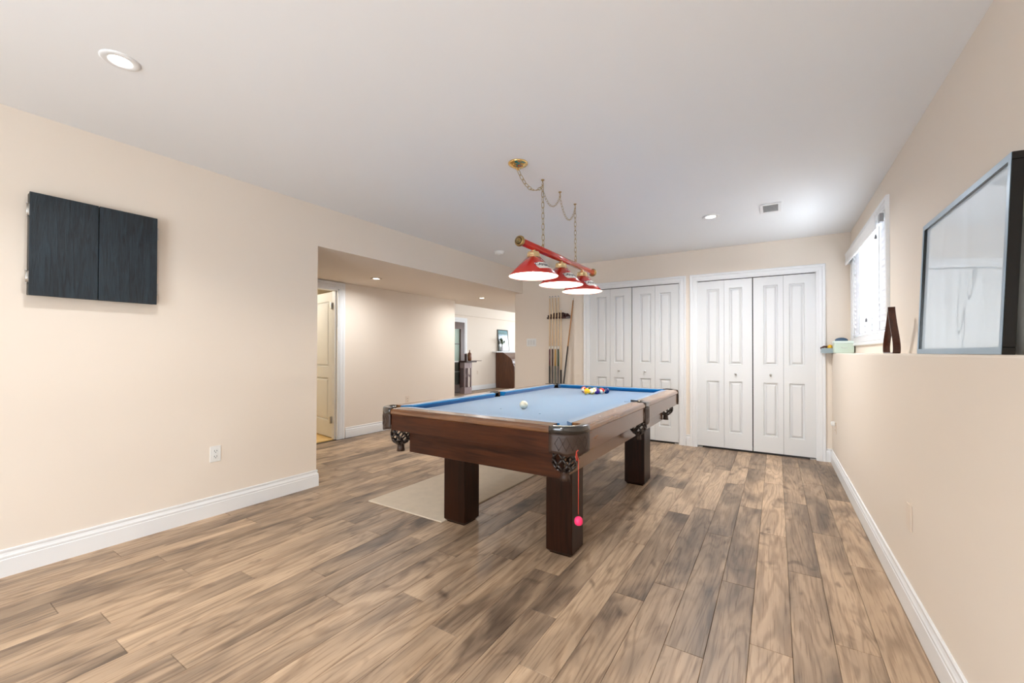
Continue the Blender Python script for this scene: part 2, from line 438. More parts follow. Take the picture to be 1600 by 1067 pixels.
# right wall: low ledge wall and recessed upper wall with the window opening
WY0, WY1, WZ0, WZ1 = 3.87, 5.33, 1.305, 2.17
o = MB().box(XR, .95, YREAR, YB, 0, 1.155, bevel=.008, seg=2).build('wall_right', WALL, None, 'structure')
mb = MB()
mb.box(XRU, .84, YREAR, WY0, 1.155, ZC).box(XRU, .84, WY1, YB, 1.155, ZC).box(XRU, .84, WY0, WY1, 1.155, WZ0).box(XRU, .84, WY0, WY1, WZ1, ZC)
mb.build('wall_right_upper', WALL, None, 'structure')
# rear wall behind the camera with a patio opening added to let fill light in
mb = MB()
mb.box(XL, -2.0, YREAR-.12, YREAR, 0, ZC).box(-.15, .9, YREAR-.12, YREAR, 0, ZC).box(-2.0, -.15, YREAR-.12, YREAR, 2.15, ZC)
mb.build('wall_rear', WALL, None, 'structure')
# hall wall with a door, its return, and the far room wall
XM = -4.87
DY0, DY1, DMT = 2.60, 3.43, 1.975
mb = MB()
mb.box(XM-.11, XM, .4, DY0, 0, 2.07).box(XM-.11, XM, DY1, 5.78, 0, 2.07).box(XM-.11, XM, DY0, DY1, DMT, 2.07)
mb.box(-7.65, XM-.11, 5.68, 5.78, 0, 2.6)
mb.build('wall_hall', WALL, None, 'structure')
XF = -7.65
mb = MB()
mb.box(-3.49, -3.39, YC+.12, 7.6, 0, 2.6).box(-3.49, -3.39, 10.0, 13.8, 0, 2.6).box(-3.49, -3.39, 7.6, 10.0, 0, .9).box(-3.49, -3.39, 7.6, 10.0, 2.1, 2.6).box(XF, -7.0, 13.8, 13.9, 0, 2.6).box(-4.2, -3.39, 13.8, 13.9, 0, 2.6).box(-7.0, -4.2, 13.8, 13.9, 0, .8).box(-7.0, -4.2, 13.8, 13.9, 2.1, 2.6)
mb.build('wall_far_end', WALL, None, 'structure')  # openings in these unseen walls added for the far fill lamps
mb = MB()
mb.box(XF-.1, XF, 5.78, 8.0, 0, 2.6).box(XF-.1, XF, 9.49, 13.8, 0, 2.6).box(XF-.1, XF, 8.0, 9.49, 2.0, 2.6).box(XF, XF+.06, 5.78, 13.8, 2.20, 2.6)
mb.build('wall_far', WALL, None, 'structure')
o = MB().box(XF, XF+.19, 10.93, 13.7, 1.135, 1.165, bevel=.004).build('trim_7', TRIM, None, 'structure')
# small washroom behind the hall door
mb = MB()
mb.box(-6.9, XM-.11, 1.9, 2.0, 0, ZC).box(-7.0, -6.9, 1.9, 5.68, 0, ZC)
mb.build('wall_washroom', mat('cream_paint', srgb(238, 224, 196), .7), None, 'structure')
box('ceiling_washroom', (-7.0, XM-.11, 1.9, 5.68, 2.3, 2.4), CEIL, kind='structure')
fw = box('floor_washroom', (-6.9, XM-.06, 2.0, 5.68, -.01, .003), mat('honey_floor', srgb(226, 186, 118), .4, var=.08, vscale=6), kind='structure')

# baseboards
sweep([(XL, YREAR), (XL, 2.15), (XL-.12, 2.15)], BASEP, 'baseboard_left', TRIM, kind='structure', side=-1)
sweep([(XR, YREAR), (XR, YB)], BASEP, 'baseboard_right', TRIM, kind='structure', side=1)
sweep([(-.944, YB), (-.903, YB)], BASEP, 'baseboard_back', TRIM, kind='structure', side=-1)
sweep([(.449, YB), (.487, YB)], BASEP, 'baseboard_back_corner', TRIM, kind='structure', side=-1)
sweep([(-3.49, YC), (-2.462, YC)], BASEP, 'baseboard_back_rack', TRIM, kind='structure', side=-1)
sweep([(XM, DY1+.105), (XM, 5.78), (XM-.3, 5.78)], BASEP, 'baseboard_hall', TRIM, kind='structure', side=-1)
sweep([(XF, 9.64), (XF, 13.5)], BASEP, 'baseboard_far', TRIM, kind='structure', side=-1)

# door casings
fnb = lambda u, v, w: (u, YB-w, v)
casing('trim_1', fnb, CL[0], CL[1], DT)
casing('trim_2', fnb, CR[0], CR[1], DT)
fnm = lambda u, v, w: (XM+w, u, v)
casing('trim_3', fnm, DY0, DY1, DMT, wd=.085)
# jamb linings
def jamb(name, b): return box(name, b, TRIM, kind='structure')
mb = MB()
for a, b_ in (CL, CR): mb.box(a-.001, a+.006, YB-.004, YB+.09, 0, DT).box(b_-.006, b_+.001, YB-.004, YB+.09, 0, DT).box(a, b_, YB-.004, YB+.018, DT-.004, DT+.01)
mb.build('trim_4', TRIM, None, 'structure')
mb = MB()
mb.box(XM-.115, XM+.004, DY1-.018, DY1+.002, 0, DMT).box(XM-.115, XM+.004, DY0-.002, DY0+.018, 0, DMT).box(XM-.115, XM+.004, DY0, DY1, DMT-.018, DMT+.002)
mb.box(XM-.07, XM-.035, DY1-.03, DY1-.018, 0, DMT-.018)
mb.build('trim_5', TRIM, None, 'structure')

# ================================================================ CLOSET DOORS
def closet(name, x0, x1, label):
    root = empty(name, ((x0+x1)/2, YB+.02, 0)); root['kind'] = 'structure'; root['label'] = label
    fn = lambda u, v, w: (u, YB+.016-w, v)
    g = .0035; xm = (x0+x1)/2
    lw = (xm-x0-.006-g)/2
    xs = []
    a = x0+.006
    xs.append((a, a+lw-.0012, 'L')); xs.append((a+lw+.0012, a+2*lw-g, 'R'))
    a = xm+g
    xs.append((a, a+lw-.0012, 'L')); xs.append((a+lw+.0012, x1-.006, 'R'))
    for i, (u0, u1, s) in enumerate(xs):
        mb = MB()
        if s == 'L': pu0, pu1 = u0+.102, u1-.052
        else: pu0, pu1 = u0+.052, u1-.100
        panel_leaf(mb, fn, u0, u1, .022, DT-.012, [(pu0, pu1, .205, .815), (pu0, pu1, 1.015, 1.925)])
        lf = mb.build('door_leaf', DOORW, root)
        if i in (1, 2):
            kx = (pu0+pu1)/2; ky = YB+.016
            kb = MB().lathe([(.0001, 0), (.0085, .0), (.0065, .004), (.0055, .011), (.010, .017), (.0135, .022), (.012, .027), (.0001, .029)], (0, 0, 0), 'y', 14)
            for v in kb.bm.verts: v.co = Vector((v.co.x+kx, ky-v.co.y, v.co.z+.905))
            plabel(kb.build('knob', CHROME, lf), 'small round metal knob')
    box('top_track', (x0+.01, x1-.01, YB+.03, YB+.05, DT-.010, DT-.001), DARKS, root)
    for bx in (x0+.01, x1-.06): box('floor_bracket', (bx, bx+.05, YB+.012, YB+.04, .0005, .012), CHROME, root)
    return root
closet('door_1', CL[0], CL[1], 'white bifold closet doors at the left, behind the pool table')
closet('door_2', CR[0], CR[1], 'white bifold closet doors at the right, beside the window ledge')

# hall door, swung open into the washroom
d3 = empty('door_3', (XM-.10, DY1-.02, 0)); d3['kind'] = 'structure'; d3['label'] = 'white two-panel door standing open in the hall'
ang = math.radians(170.0)
du = Vector((math.cos(ang), math.sin(ang), 0)); dn = Vector((du.y, -du.x, 0))
if dn.y > 0: dn = -dn
hp = Vector((XM-.118, DY1-.012, 0))
fn3 = lambda u, v, w: hp+du*u+dn*w+Vector((0, 0, v))
mb = MB(); panel_leaf(mb, fn3, .004, .79, .012, DMT-.024, [(.115, .675, .23, .80), (.115, .675, .95, 1.83)])
lf3 = mb.build('door_leaf', DOORW, d3)
for hz in (.25, 1.76):
    mb = MB().box(XM-.114, XM-.098, DY1-.050, DY1-.018, hz-.045, hz+.045).lathe([(.006, hz-.046), (.006, hz+.046)], (XM-.116, DY1-.024, 0), 'z', 8)
    mb.build('hinge', CHROME, d3)
hn = MB().lathe([(.012, 0), (.012, .04), (.026, .05), (.028, .07), (.015, .082)], (0, 0, 0), 'z', 14)
Mh = Matrix.Translation(fn3(.73, .95, 0)) @ dn.to_track_quat('Z', 'Y').to_matrix().to_4x4()
hn.xform(Mh).build('door_handle', CHROME, lf3)

# ================================================================ WINDOW
w1 = empty('window_1', (XRU, (WY0+WY1)/2, WZ0)); w1['kind'] = 'structure'; w1['label'] = 'window with white casing above the ledge'
fnw = lambda u, v, w: (XRU-w, u, v)
casing('window_frame', fnw, WY0, WY1, WZ1, w1, vbot=WZ0, full=True, kind=None)
mb = MB()
for b in ((.662, .839, WY0, WY0+.012, WZ0, WZ1), (.662, .839, WY1-.012, WY1, WZ0, WZ1), (.662, .839, WY0, WY1, WZ0, WZ0+.012), (.662, .839, WY0, WY1, WZ1-.012, WZ1)): mb.box(*b)
for b in ((.78, .82, WY0+.012, WY0+.06, WZ0+.012, WZ1-.012), (.78, .82, WY1-.06, WY1-.012, WZ0+.012, WZ1-.012), (.78, .82, WY0+.06, WY1-.06, WZ0+.012, WZ0+.06), (.78, .82, WY0+.06, WY1-.06, WZ1-.06, WZ1-.012), (.785, .815, 4.575, 4.625, WZ0+.06, WZ1-.06)): mb.box(*b)
mb.build('window_sash', TRIM, w1)
for a, b_ in ((WY0+.06, 4.575), (4.625, WY1-.06)):
    box('pane', (.798, .802, a, b_, WZ0+.06, WZ1-.06), GLASS, w1)
# horizontal blind
BLW = mat('white_blind_slat', srgb(244, 244, 246), .45)
nt = BLW.node_tree; _tl = nt.nodes.new('ShaderNodeBsdfTranslucent'); _tl.inputs[0].default_value = srgb(240, 240, 244); _mx = nt.nodes.new('ShaderNodeMixShader'); _mx.inputs[0].default_value = .2
nt.links.new(nt.nodes['Principled BSDF'].outputs[0], _mx.inputs[1]); nt.links.new(_tl.outputs[0], _mx.inputs[2]); nt.links.new(_mx.outputs[0], nt.nodes['Material Output'].inputs[0])
vb = empty('window_blind', (.64, 4.6, 1.30), 'white wooden slat blind hanging in the side window', 'blind')
tilt = math.radians(-74)
nsl = 17; zt = 2.085; zb_ = 1.375
slat = None
for i in range(nsl):
    z = zt-(zt-zb_)*i/(nsl-1)
    if slat is None:
        mb = MB(); hw, t = .0258, .0026
        pts = [(-hw, -t/2), (-hw*.4, -t/2+.0016), (hw*.4, -t/2+.0016), (hw, -t/2), (hw, t/2), (hw*.4, t/2+.0016), (-hw*.4, t/2+.0016), (-hw, t/2)]
        c, s_ = math.cos(tilt), math.sin(tilt)
        pts = [(.665+a*c-b*s_, z+a*s_+b*c) for a, b in pts]
        mb.prism(pts, WY0+.022, WY1-.022, 'xz')
        slat = mb.build('slat', BLW, vb); z00 = z
    else:
        o = slat.copy(); COL.objects.link(o); o.parent = vb; o.location = (0, 0, z-z00)
box('bottom_rail', (.643, .687, WY0+.022, WY1-.022, 1.325, 1.345), BLW, vb, bevel=.003)
box('headrail', (.640, .695, WY0+.015, WY1-.015, 2.115, 2.16), TRIM, vb)
box('bracket', (.618, .642, WY0-.006, WY0+.045, 2.085, 2.145), mat('clear_grey_plastic', srgb(150, 150, 152), .3), vb, bevel=.003)
mb = MB(); vp = [(.600, 2.055), (.606, 2.050), (.612, 2.055), (.612, 2.075), (.607, 2.085), (.607, 2.145), (.612, 2.155), (.612, 2.168), (.600, 2.168), (.596, 2.155), (.600, 2.145), (.600, 2.085), (.596, 2.075)]
mb.prism(vp, WY0+.06, WY1+.095, 'xz').box(.605, .657, WY1+.085, WY1+.095, 2.06, 2.165)
mb.build('valance', TRIM, vb)
cordm = mat('ladder_cord', srgb(176, 176, 178), .7)
for y in (4.02, 4.30, 4.60, 4.90, 5.18):
    MB().tube([(.640, y, 2.10), (.640, y, 1.33)], .0018, 5).build('ladder_cord', cordm, vb)
for y, z, pth in ((3.972, 1.99, [(.617, 3.97, 2.12), (.615, 3.972, 2.0)]), (4.36, 1.41, [(.617, 4.35, 2.08), (.612, 4.36, 1.42)])):
    cd = MB().tube(pth, .0014, 5).build('lift_cord', cordm, vb)
    MB().lathe([(.003, .03), (.006, .02), (.008, 0), (.004, -.003)], (.614, y, z), 'z', 8).build('tassel', mat('grey_tassel', srgb(110, 110, 112), .4), cd)

# ================================================================ ADDED PATIO DOOR, UNSEEN BEHIND THE CAMERA
w2 = empty('window_2', (-1.1, YREAR-.06, 0)); w2['kind'] = 'structure'; w2['label'] = 'white framed patio door added unseen behind the viewpoint for light'
mb = MB()
for b in ((-2.0, -1.94, YREAR-.10, YREAR-.03, 0, 2.15), (-.21, -.15, YREAR-.10, YREAR-.03, 0, 2.15), (-1.105, -1.045, YREAR-.10, YREAR-.03, 0, 2.15), (-1.94, -.21, YREAR-.10, YREAR-.03, 2.09, 2.15), (-1.94, -.21, YREAR-.10, YREAR-.03, 0, .06)): mb.box(*b)
mb.build('window_sash', TRIM, w2)
for a, b_ in ((-1.94, -1.105), (-1.045, -.21)): box('pane', (a, b_, YREAR-.067, YREAR-.063, .06, 2.09), GLASS, w2)

# ================================================================ POOL TABLE
T = empty('pool_table', (-1.48, 3.07, 0), 'dark wooden pool table with blue cloth and leather pockets', 'pool table')
TX0, TX1, TY0, TY1 = -2.20, -.785, 1.815, 4.325
ZT, ZBED = .800, .762
RW, CW = .094, .050         # wooden cap width, cushion width
cut = .150                  # corner pocket cut along each rail
YM = (TY0+TY1)/2; mh = .062
# caps: profile across, d from the outer edge
def cap_prof():
    pr = [(.006, ZT-.036), (0, ZT-.030)]
    for k in range(6):
        a = k/5*PI/2
        pr.append((.022-.022*math.cos(a), ZT-.022+.022*math.sin(a)))
    pr += [(RW, ZT), (RW, ZT-.036)]
    return pr
def rail_cap(kind_, a, b, edge, sgn):
    prof = [(edge+sgn*d, z) for d, z in cap_prof()]
    mb = MB().prism(prof, a, b, 'yz' if kind_ == 'x' else 'xz')
    return mb.build('rail_cap', RAILX if kind_ == 'x' else RAILY, T)
def sight(parent, x, y):
    MB().lathe([(.0001, ZT+.0006), (.0045, ZT+.0004), (.005, ZT-.002)], (x, y, 0), 'z', 10).build('sight', mat('pearl', srgb(240, 238, 230), .2), parent)
def apron(kind_, a, b, edge, sgn):
    e0, e1 = edge+sgn*.007, edge+sgn*.035
    lo, hi = min(e0, e1), max(e0, e1)
    bx = (a, b, lo, hi, .665, ZT-.036) if kind_ == 'x' else (lo, hi, a, b, .665, ZT-.036)
    return box('apron', bx, MAHO if kind_ == 'x' else MAHOY, T, bevel=.002)
def cushion(kind_, a, b, edge, sgn, ca, cb):
    """edge = line where wood meets cloth; ca/cb = how much the nose is cut back at each end"""
    prof = [(0, ZT+.0005), (CW-.006, ZT-.001), (CW, ZT-.006), (CW-.001, ZT-.013), (CW-.018, ZBED+.001), (0, ZBED+.001)]
    mb = MB(); R = []
    for end, c, s in ((a, ca, 1), (b, cb, -1)):
        ring = []
        for d, z in prof:
            along = end+s*c*(d/CW); ac = edge+sgn*d
            ring.append((along, ac, z) if kind_ == 'x' else (ac, along, z))
        R.append(ring)
    mb.grid_rings(R, True, True, True, smooth=False)
    return mb.build('cushion', CLOTH, T)
cc = .045
x_in0, x_in1 = TX0+cut, TX1-cut
y_in0, y_in1 = TY0+cut, TY1-cut
for e, s in ((TY0, 1), (TY1, -1)):
    c = rail_cap('x', x_in0, x_in1, e, s); apron('x', x_in0, x_in1, e, s)
    cushion('x', x_in0-.012, x_in1+.012, e+s*RW, s, cc+.012, cc+.012)
    for k in (-1, 0, 1): sight(c, (TX0+TX1)/2+k*.28, e+s*.050)
for e, s in ((TX0, 1), (TX1, -1)):
    for a, b_, ca, cb in ((y_in0, YM-mh, cc, .018), (YM+mh, y_in1, .018, cc)):
        c = rail_cap('y', a, b_, e, s); apron('y', a, b_ , e, s)
        cushion('y', a-(.012 if ca == cc else 0), b_+(.012 if cb == cc else 0), e+s*RW, s, ca+(.012 if ca == cc else 0), cb+(.012 if cb == cc else 0))
        for k in (1, 2, 3): sight(c, e+s*.050, a+(b_-a)*k/4+(.02 if ca == cc else -.02))
# bed
bx0, bx1, by0, by1 = TX0+RW+.01, TX1-RW-.01, TY0+RW+.01, TY1-RW-.01
PR = .070
def arc_pts(cx, cy, r, a0, a1, n=8): return [(cx+r*math.cos(a0+(a1-a0)*i/n), cy+r*math.sin(a0+(a1-a0)*i/n)) for i in range(n+1)]
CIN = .118
corners = [(TX0+CIN, TY0+CIN), (TX1-CIN, TY0+CIN), (TX1-CIN, TY1-CIN), (TX0+CIN, TY1-CIN)]
def inter(cx, cy, xe, ye):
    # intersection of pocket circle with bed edges x=xe and y=ye (towards the middle)
    sy = 1 if cy < YM else -1; sx = 1 if cx < (TX0+TX1)/2 else -1
    return (xe, cy+sy*math.sqrt(PR**2-(xe-cx)**2)), (cx+sx*math.sqrt(PR**2-(ye-cy)**2), ye)
poly = []
def corner_arc(i, xe, ye, order):
    cx, cy = corners[i]; p, q = inter(cx, cy, xe, ye)
    a0 = math.atan2(p[1]-cy, p[0]-cx); a1 = math.atan2(q[1]-cy, q[0]-cx)
    if order == 'qp': a0, a1 = a1, a0
    d = (a1-a0+PI) % (2*PI)-PI
    return arc_pts(cx, cy, PR, a0, a0+d)
mr = .052
def mid_arc(side):
    if side == 'r': cx, sg = bx1+.028, -1
    else: cx, sg = bx0-.028, 1
    h = math.sqrt(mr**2-.028**2); a = math.atan2(h, .028)
    if side == 'r': return [(cx-mr*math.cos(t), YM+mr*math.sin(t)) for t in [-a+2*a*i/8 for i in range(9)]]
    return [(cx+mr*math.cos(t), YM+mr*math.sin(t)) for t in [a-2*a*i/8 for i in range(9)]]
poly += corner_arc(0, bx0, by0, 'pq') + corner_arc(1, bx1, by0, 'qp') + mid_arc('r') + corner_arc(2, bx1, by1, 'pq') + corner_arc(3, bx0, by1, 'qp') + mid_arc('l')
MB().prism(poly, ZBED-.03, ZBED, 'xy').build('bed_cloth', CLOTH, T)
for x, y in ((-1.49, TY1-.138-.56), (-1.28, 2.36), (-1.62, 2.42)):
    MB().lathe([(.0001, ZBED+.0012), (.006, ZBED+.001), (.0065, ZBED)], (x, y, 0), 'z', 12).build('spot', mat('worn_spot', srgb(70, 90, 110), .8), T)
# cabinet, frame and legs
for y0, y1 in ((1.93, 1.955), (4.125, 4.15)): box('cabinet_panel', (-2.00, -.917, y0, y1, .513, .665), MAHO, T, bevel=.002)
for x0, x1 in ((-2.00, -1.975), (-.942, -.917)): box('cabinet_panel', (x0, x1, 1.9552, 4.1248, .513, .665), MAHOY, T, bevel=.002)
box('cabinet_bottom', (-1.975, -.942, 1.955, 4.125, .515, .53), MAHOY, T)
MB().box(-2.02, -.955, 1.90, 4.22, .665, ZBED-.031).build('slate_frame', mat('dark_frame_wood', srgb(40, 24, 15), .6), T)
def leg(x0, x1, y0, y1):
    mb = MB(); c = .010; zz = .022; z1 = .513
    def rect(i, z): return [(x0+i+c, y0+i, z), (x1-i-c, y0+i, z), (x1-i, y0+i+c, z), (x1-i, y1-i-c, z), (x1-i-c, y1-i, z), (x0+i+c, y1-i, z), (x0+i, y1-i-c, z), (x0+i, y0+i+c, z)]
    c = .004
    mb.grid_rings([rect(.016, 0), rect(.016, .004), rect(0, zz), rect(0, z1)], True, True, True, smooth=False)
    return mb.build('leg', MAHOZ, T)
leg(-1.132, -.968, 2.163, 2.325); leg(-1.925, -1.745, 2.178, 2.34); leg(-1.136, -.964, 3.665, 3.87); leg(-1.925, -1.755, 3.665, 3.87)

# pockets
def skirt_mesh(path, ztop, zb0, scallop, th=.006, nz=6):
    """vertical leather band following a plan path; embossed diamonds stand proud"""
    P = [Vector((p[0], p[1], 0)) for p in path]; n = len(P)
    nor = []
    for i in range(n):
        t = (P[min(i+1, n-1)]-P[max(i-1, 0)]).normalized(); nor.append(Vector((t.y, -t.x, 0)))
    mb = MB(); out = []; inn = []
    for j in range(nz+1):
        ro, ri = [], []
        for i in range(n):
            s = i/(n-1); zb = zb0-scallop(s)
            z = ztop+(zb-ztop)*j/nz
            ro.append(P[i]+nor[i]*th/2+Vector((0, 0, z))); ri.append(P[i]-nor[i]*th/2+Vector((0, 0, z)))
        out.append(ro); inn.append(ri)
    rings = [[a for a in r]+[b for b in q[::-1]] for r, q in zip(out, inn)]
    mb.grid_rings(rings, True, True, True, smooth=True)
    return mb, P, nor
def diamonds(mb, P, nor, ztop, zbot, cnt, off=.0035):
    n = len(P)
    def at(s, z):
        f = s*(n-1); i = min(int(f), n-2); t = f-i
        p = P[i].lerp(P[i+1], t); q = nor[i].lerp(nor[i+1], t)
        return p+q*off+Vector((0, 0, z))
    zm = (ztop+zbot)/2
    for k in range(cnt):
        s0, s1 = .10+.80*k/cnt, .10+.80*(k+1)/cnt; sm = (s0+s1)/2
        c = [(s0, zm), (sm, ztop), (s1, zm), (sm, zbot)]
        for a, b in zip(c, c[1:]+c[:1]):
            pts = [at(a[0]+(b[0]-a[0])*t/4, a[1]+(b[1]-a[1])*t/4) for t in range(5)]
            mb.tube(pts, .0016, 4)
def net(cx, cy, r0, ztop, depth, parent, ysc=1.0):
    mb = MB(); N = 7; lev = 4
    prof = [(r0*.93, ztop), (r0*1.04, ztop-depth*.22), (r0*1.05, ztop-depth*.42), (r0*.80, ztop-depth*.58), (r0*.42, ztop-depth*.68)]
    def pt(l, k):
        r, z = prof[l]; a = 2*PI*(k+(.5 if l % 2 else 0))/N
        return Vector((cx+r*math.cos(a), cy+r*ysc*math.sin(a), z))
    for l in range(lev):
        for k in range(N):
            for d in ((0, 0), (1, 0)) if l % 2 else ((0, 0), (-1, 0)):
                a = pt(l, k); b = pt(l+1, k+d[0])
                mid = (a+b)/2; mid += (mid-Vector((cx, cy, mid.z))).normalized()*.004
                mb.tube([a, mid, b], .0052, 5, rs=[.0078, .0056, .0078])
    for l in (0,):
        mb.tube([pt(0, k/4) for k in range(4*N)], .005, 5, closed=True)
    o = mb.build('pocket_net', NETL, parent)
    mb = MB().lathe([(r0*.50, ztop-depth*.68), (r0*.38, ztop-depth*.74), (r0*.40, ztop-depth*.86), (r0*.46, ztop-depth), (r0*.36, ztop-depth), (r0*.3, ztop-depth*.8), (r0*.4, ztop-depth*.66)], (cx, cy, 0), 'z', 14)
    mb.build('pocket_cup', LEATH, parent)
def corner_pocket(i):
    cx, cy = corners[i]
    sx = 1 if cx > (TX0+TX1)/2 else -1; sy = 1 if cy > YM else -1
    ox, oy = (TX1 if sx > 0 else TX0), (TY1 if sy > 0 else TY0)
    R = cut-.002; ccx, ccy = ox-sx*cut, oy-sy*cut
    # outer path from the end of the short rail round to the side rail
    def P(r, t): # t 0..1 quarter round, flatter than a circle
        a = t*PI/2; k = .42
        return (ccx+sx*r*(math.sin(a)**(2*k)), ccy+sy*r*(math.cos(a)**(2*k)))
    nn = 16
    path = [P(R, t/nn) for t in range(nn+1)]
    root = None
    # leather roll on top: swept cross-section between pocket hole and outer path
    mb = MB(); rings = []
    for t in range(nn+1):
        ox_, oy_ = P(R+.004, t/nn)
        a = t/nn
        # inner point on the pocket mouth circle
        ang = (1-a)*PI/2
        th = -.30+a*(PI/2+.60)
        ix, iy = cx+sx*(PR-.004)*math.sin(th), cy+sy*(PR-.004)*math.cos(th)
        o_, i_ = Vector((ox_, oy_, 0)), Vector((ix, iy, 0)); d = (o_-i_)
        ring = []
        for f, z in ((1, -.036), (1.0, -.014), (.97, -.005), (.88, .001), (.55, .003), (.2, .001), (.03, -.006), (0, -.04), (.5, -.04)):
            p = i_+d*f; ring.append((p.x, p.y, ZT+z))
        rings.append(ring)
    mb.grid_rings(rings, True, True, True)
    root = mb.build('pocket_rim', LEATHD, T)
    pth = path if sx*sy < 0 else path[::-1]
    # orientation such that normals face out
    sk, PP, nor = skirt_mesh(pth, ZT-.036, .672, lambda s: .012*math.sin(s*PI)+.006*math.cos(s*6*PI)*math.sin(s*PI))
    if (nor[len(nor)//2].x*sx) < 0: nor = [-q for q in nor]
    diamonds(sk, PP, nor, ZT-.048, .685, 5)
    sk.build('pocket_skirt', LEATH, root)
    MB().lathe([(PR-.004, ZT-.040), (PR-.002, .70), (PR-.006, .655), (PR-.010, .655), (PR-.010, ZT-.040)], (cx, cy, 0), 'z', 20, cap=False).build('pocket_liner', LEATHD, root)
    net(cx, cy, .058, .665, .155, root)
for i in range(4): corner_pocket(i)
def mid_pocket(side):
    ex, s = (TX1, 1) if side == 'r' else (TX0, -1)
    cx = ex-s*.078
    mb = MB(); rings = []
    nn = 14
    for t in range(nn+1):
        a = -PI/2+PI*t/nn
        r = .044
        i_ = Vector((cx-s*.01+s*r*math.cos(a)*.95, YM+r*math.sin(a)*1.05, 0))
        f_ = abs(t/nn-.5)*2
        o_ = Vector((ex+s*.003-s*(.004 if f_ > .8 else 0), YM+(mh-.001)*math.sin(a*1.0), 0)) if f_ < .62 else Vector((cx+s*(.078)*(1-(f_-.62)/.38)*1.0+s*.0, YM+(mh-.001)*(1 if a > 0 else -1), 0))
        d = o_-i_
        rings.append([(*(i_+d*f).xy, ZT+z) for f, z in ((1, -.036), (1, -.008), (.93, 0), (.6, .003), (.15, .001), (0, -.006), (0, -.036))])
    mb.grid_rings(rings, True, True, True)
    root = mb.build('pocket_rim', LEATHD, T)
    path = [(ex+s*.001-s*.004*abs(k-4)/4, YM-(mh-.002)+(2*mh-.004)*k/8) for k in range(9)]
    sk, PP, nor = skirt_mesh(path, ZT-.036, .655, lambda q: .016*math.sin(q*PI), th=.007)
    if nor[4].x*s < 0: nor = [-q for q in nor]
    diamonds(sk, PP, nor, ZT-.05, .68, 2)
    sk.build('pocket_skirt', LEATH, root)
    for q in ((-1, 1) if side == 'r' else ()):
        e_ = ex-s*RW; pts = [(e_+s*.004, YM+q*(mh-.001)), (e_-s*(CW-.001), YM+q*(mh+.017)), (e_-s*(CW-.001), YM+q*(mh+.012)), (e_+s*.004, YM+q*(mh-.006))]
        MB().prism(pts, ZBED-.004, ZT+.0008, 'xy').build('pocket_facing', LEATHD, root)
    MB().lathe([(.046, ZT-.036), (.046, .66), (.040, .66), (.040, ZT-.036)], (cx-s*.006, YM, 0), 'z', 18, cap=False).build('pocket_liner', LEATHD, root)
    net(cx+s*.012, YM, .050, .655, .13, root, 1.15)
mid_pocket('r'); mid_pocket('l')

# ================================================================ BALLS
RB = .0286
def ball_mat(name, col, stripe):
    M = bpy.data.materials.new(name); M.use_nodes = True; nt = M.node_tree; b = nt.nodes['Principled BSDF']; L = nt.links
    tc = nt.nodes.new('ShaderNodeTexCoord'); sp = nt.nodes.new('ShaderNodeSeparateXYZ'); L.new(tc.outputs['Object'], sp.inputs[0])
    def m2(op, a, v=None):
        n = nt.nodes.new('ShaderNodeMath'); n.operation = op; L.new(a, n.inputs[0])
        if v is not None:
            if isinstance(v, float): n.inputs[1].default_value = v
            else: L.new(v, n.inputs[1])
        return n.outputs[0]
    # number disc round +x and -x
    rr = m2('SQRT', m2('ADD', m2('POWER', sp.outputs[1], 2.0), m2('POWER', sp.outputs[2], 2.0)))
    disc = m2('LESS_THAN', rr, RB*.38)
    if stripe:
        az = m2('ABSOLUTE', sp.outputs[2]); wh = m2('GREATER_THAN', az, RB*.56)
        disc = m2('MAXIMUM', disc, wh)
    mx = nt.nodes.new('ShaderNodeMix'); mx.data_type = 'RGBA'
    mx.inputs[6].default_value = col; mx.inputs[7].default_value = srgb(246, 240, 222)
    L.new(disc, mx.inputs[0])
    # dark numeral ring mark
    L.new(mx.outputs[2], b.inputs['Base Color'])
    b.inputs['Roughness'].default_value = .08; b.inputs['Coat Weight'].default_value = .5
    return M
cols = {'yellow': srgb(246, 190, 10), 'blue': srgb(26, 44, 150), 'red': srgb(205, 30, 24), 'purple': srgb(66, 34, 130), 'orange': srgb(226, 92, 30), 'green': srgb(16, 100, 66), 'maroon': srgb(120, 26, 26), 'black': srgb(18, 18, 20)}
rack = [('yellow', 0), ('orange', 0), ('white', 2), ('maroon', 0), ('black', 0), ('blue', 0), ('orange', 1), ('green', 0), ('purple', 1), ('red', 1), ('red', 0), ('yellow', 1), ('purple', 0), ('green', 1), ('blue', 1)]
rack[2] = ('yellow', 1); rack[11] = ('maroon', 1); rack[14] = ('blue', 0); rack[5] = ('purple', 0); rack[12] = ('blue', 1)
cols['blue'] = srgb(20, 34, 92)
apex = (-1.484, 3.655)
where = ['at the front point of the rack', 'just behind the front ball on the left', 'just behind the front ball on the right', 'at the left of the third row', 'in the middle of the rack', 'at the right of the third row', 'at the left of the fourth row', 'left of centre in the fourth row', 'right of centre in the fourth row', 'at the right of the fourth row', 'at the far left corner', 'second from left in the back row', 'middle of the back row', 'second from right in the back row', 'at the far right corner']
idx = 0; bm_mats = {}
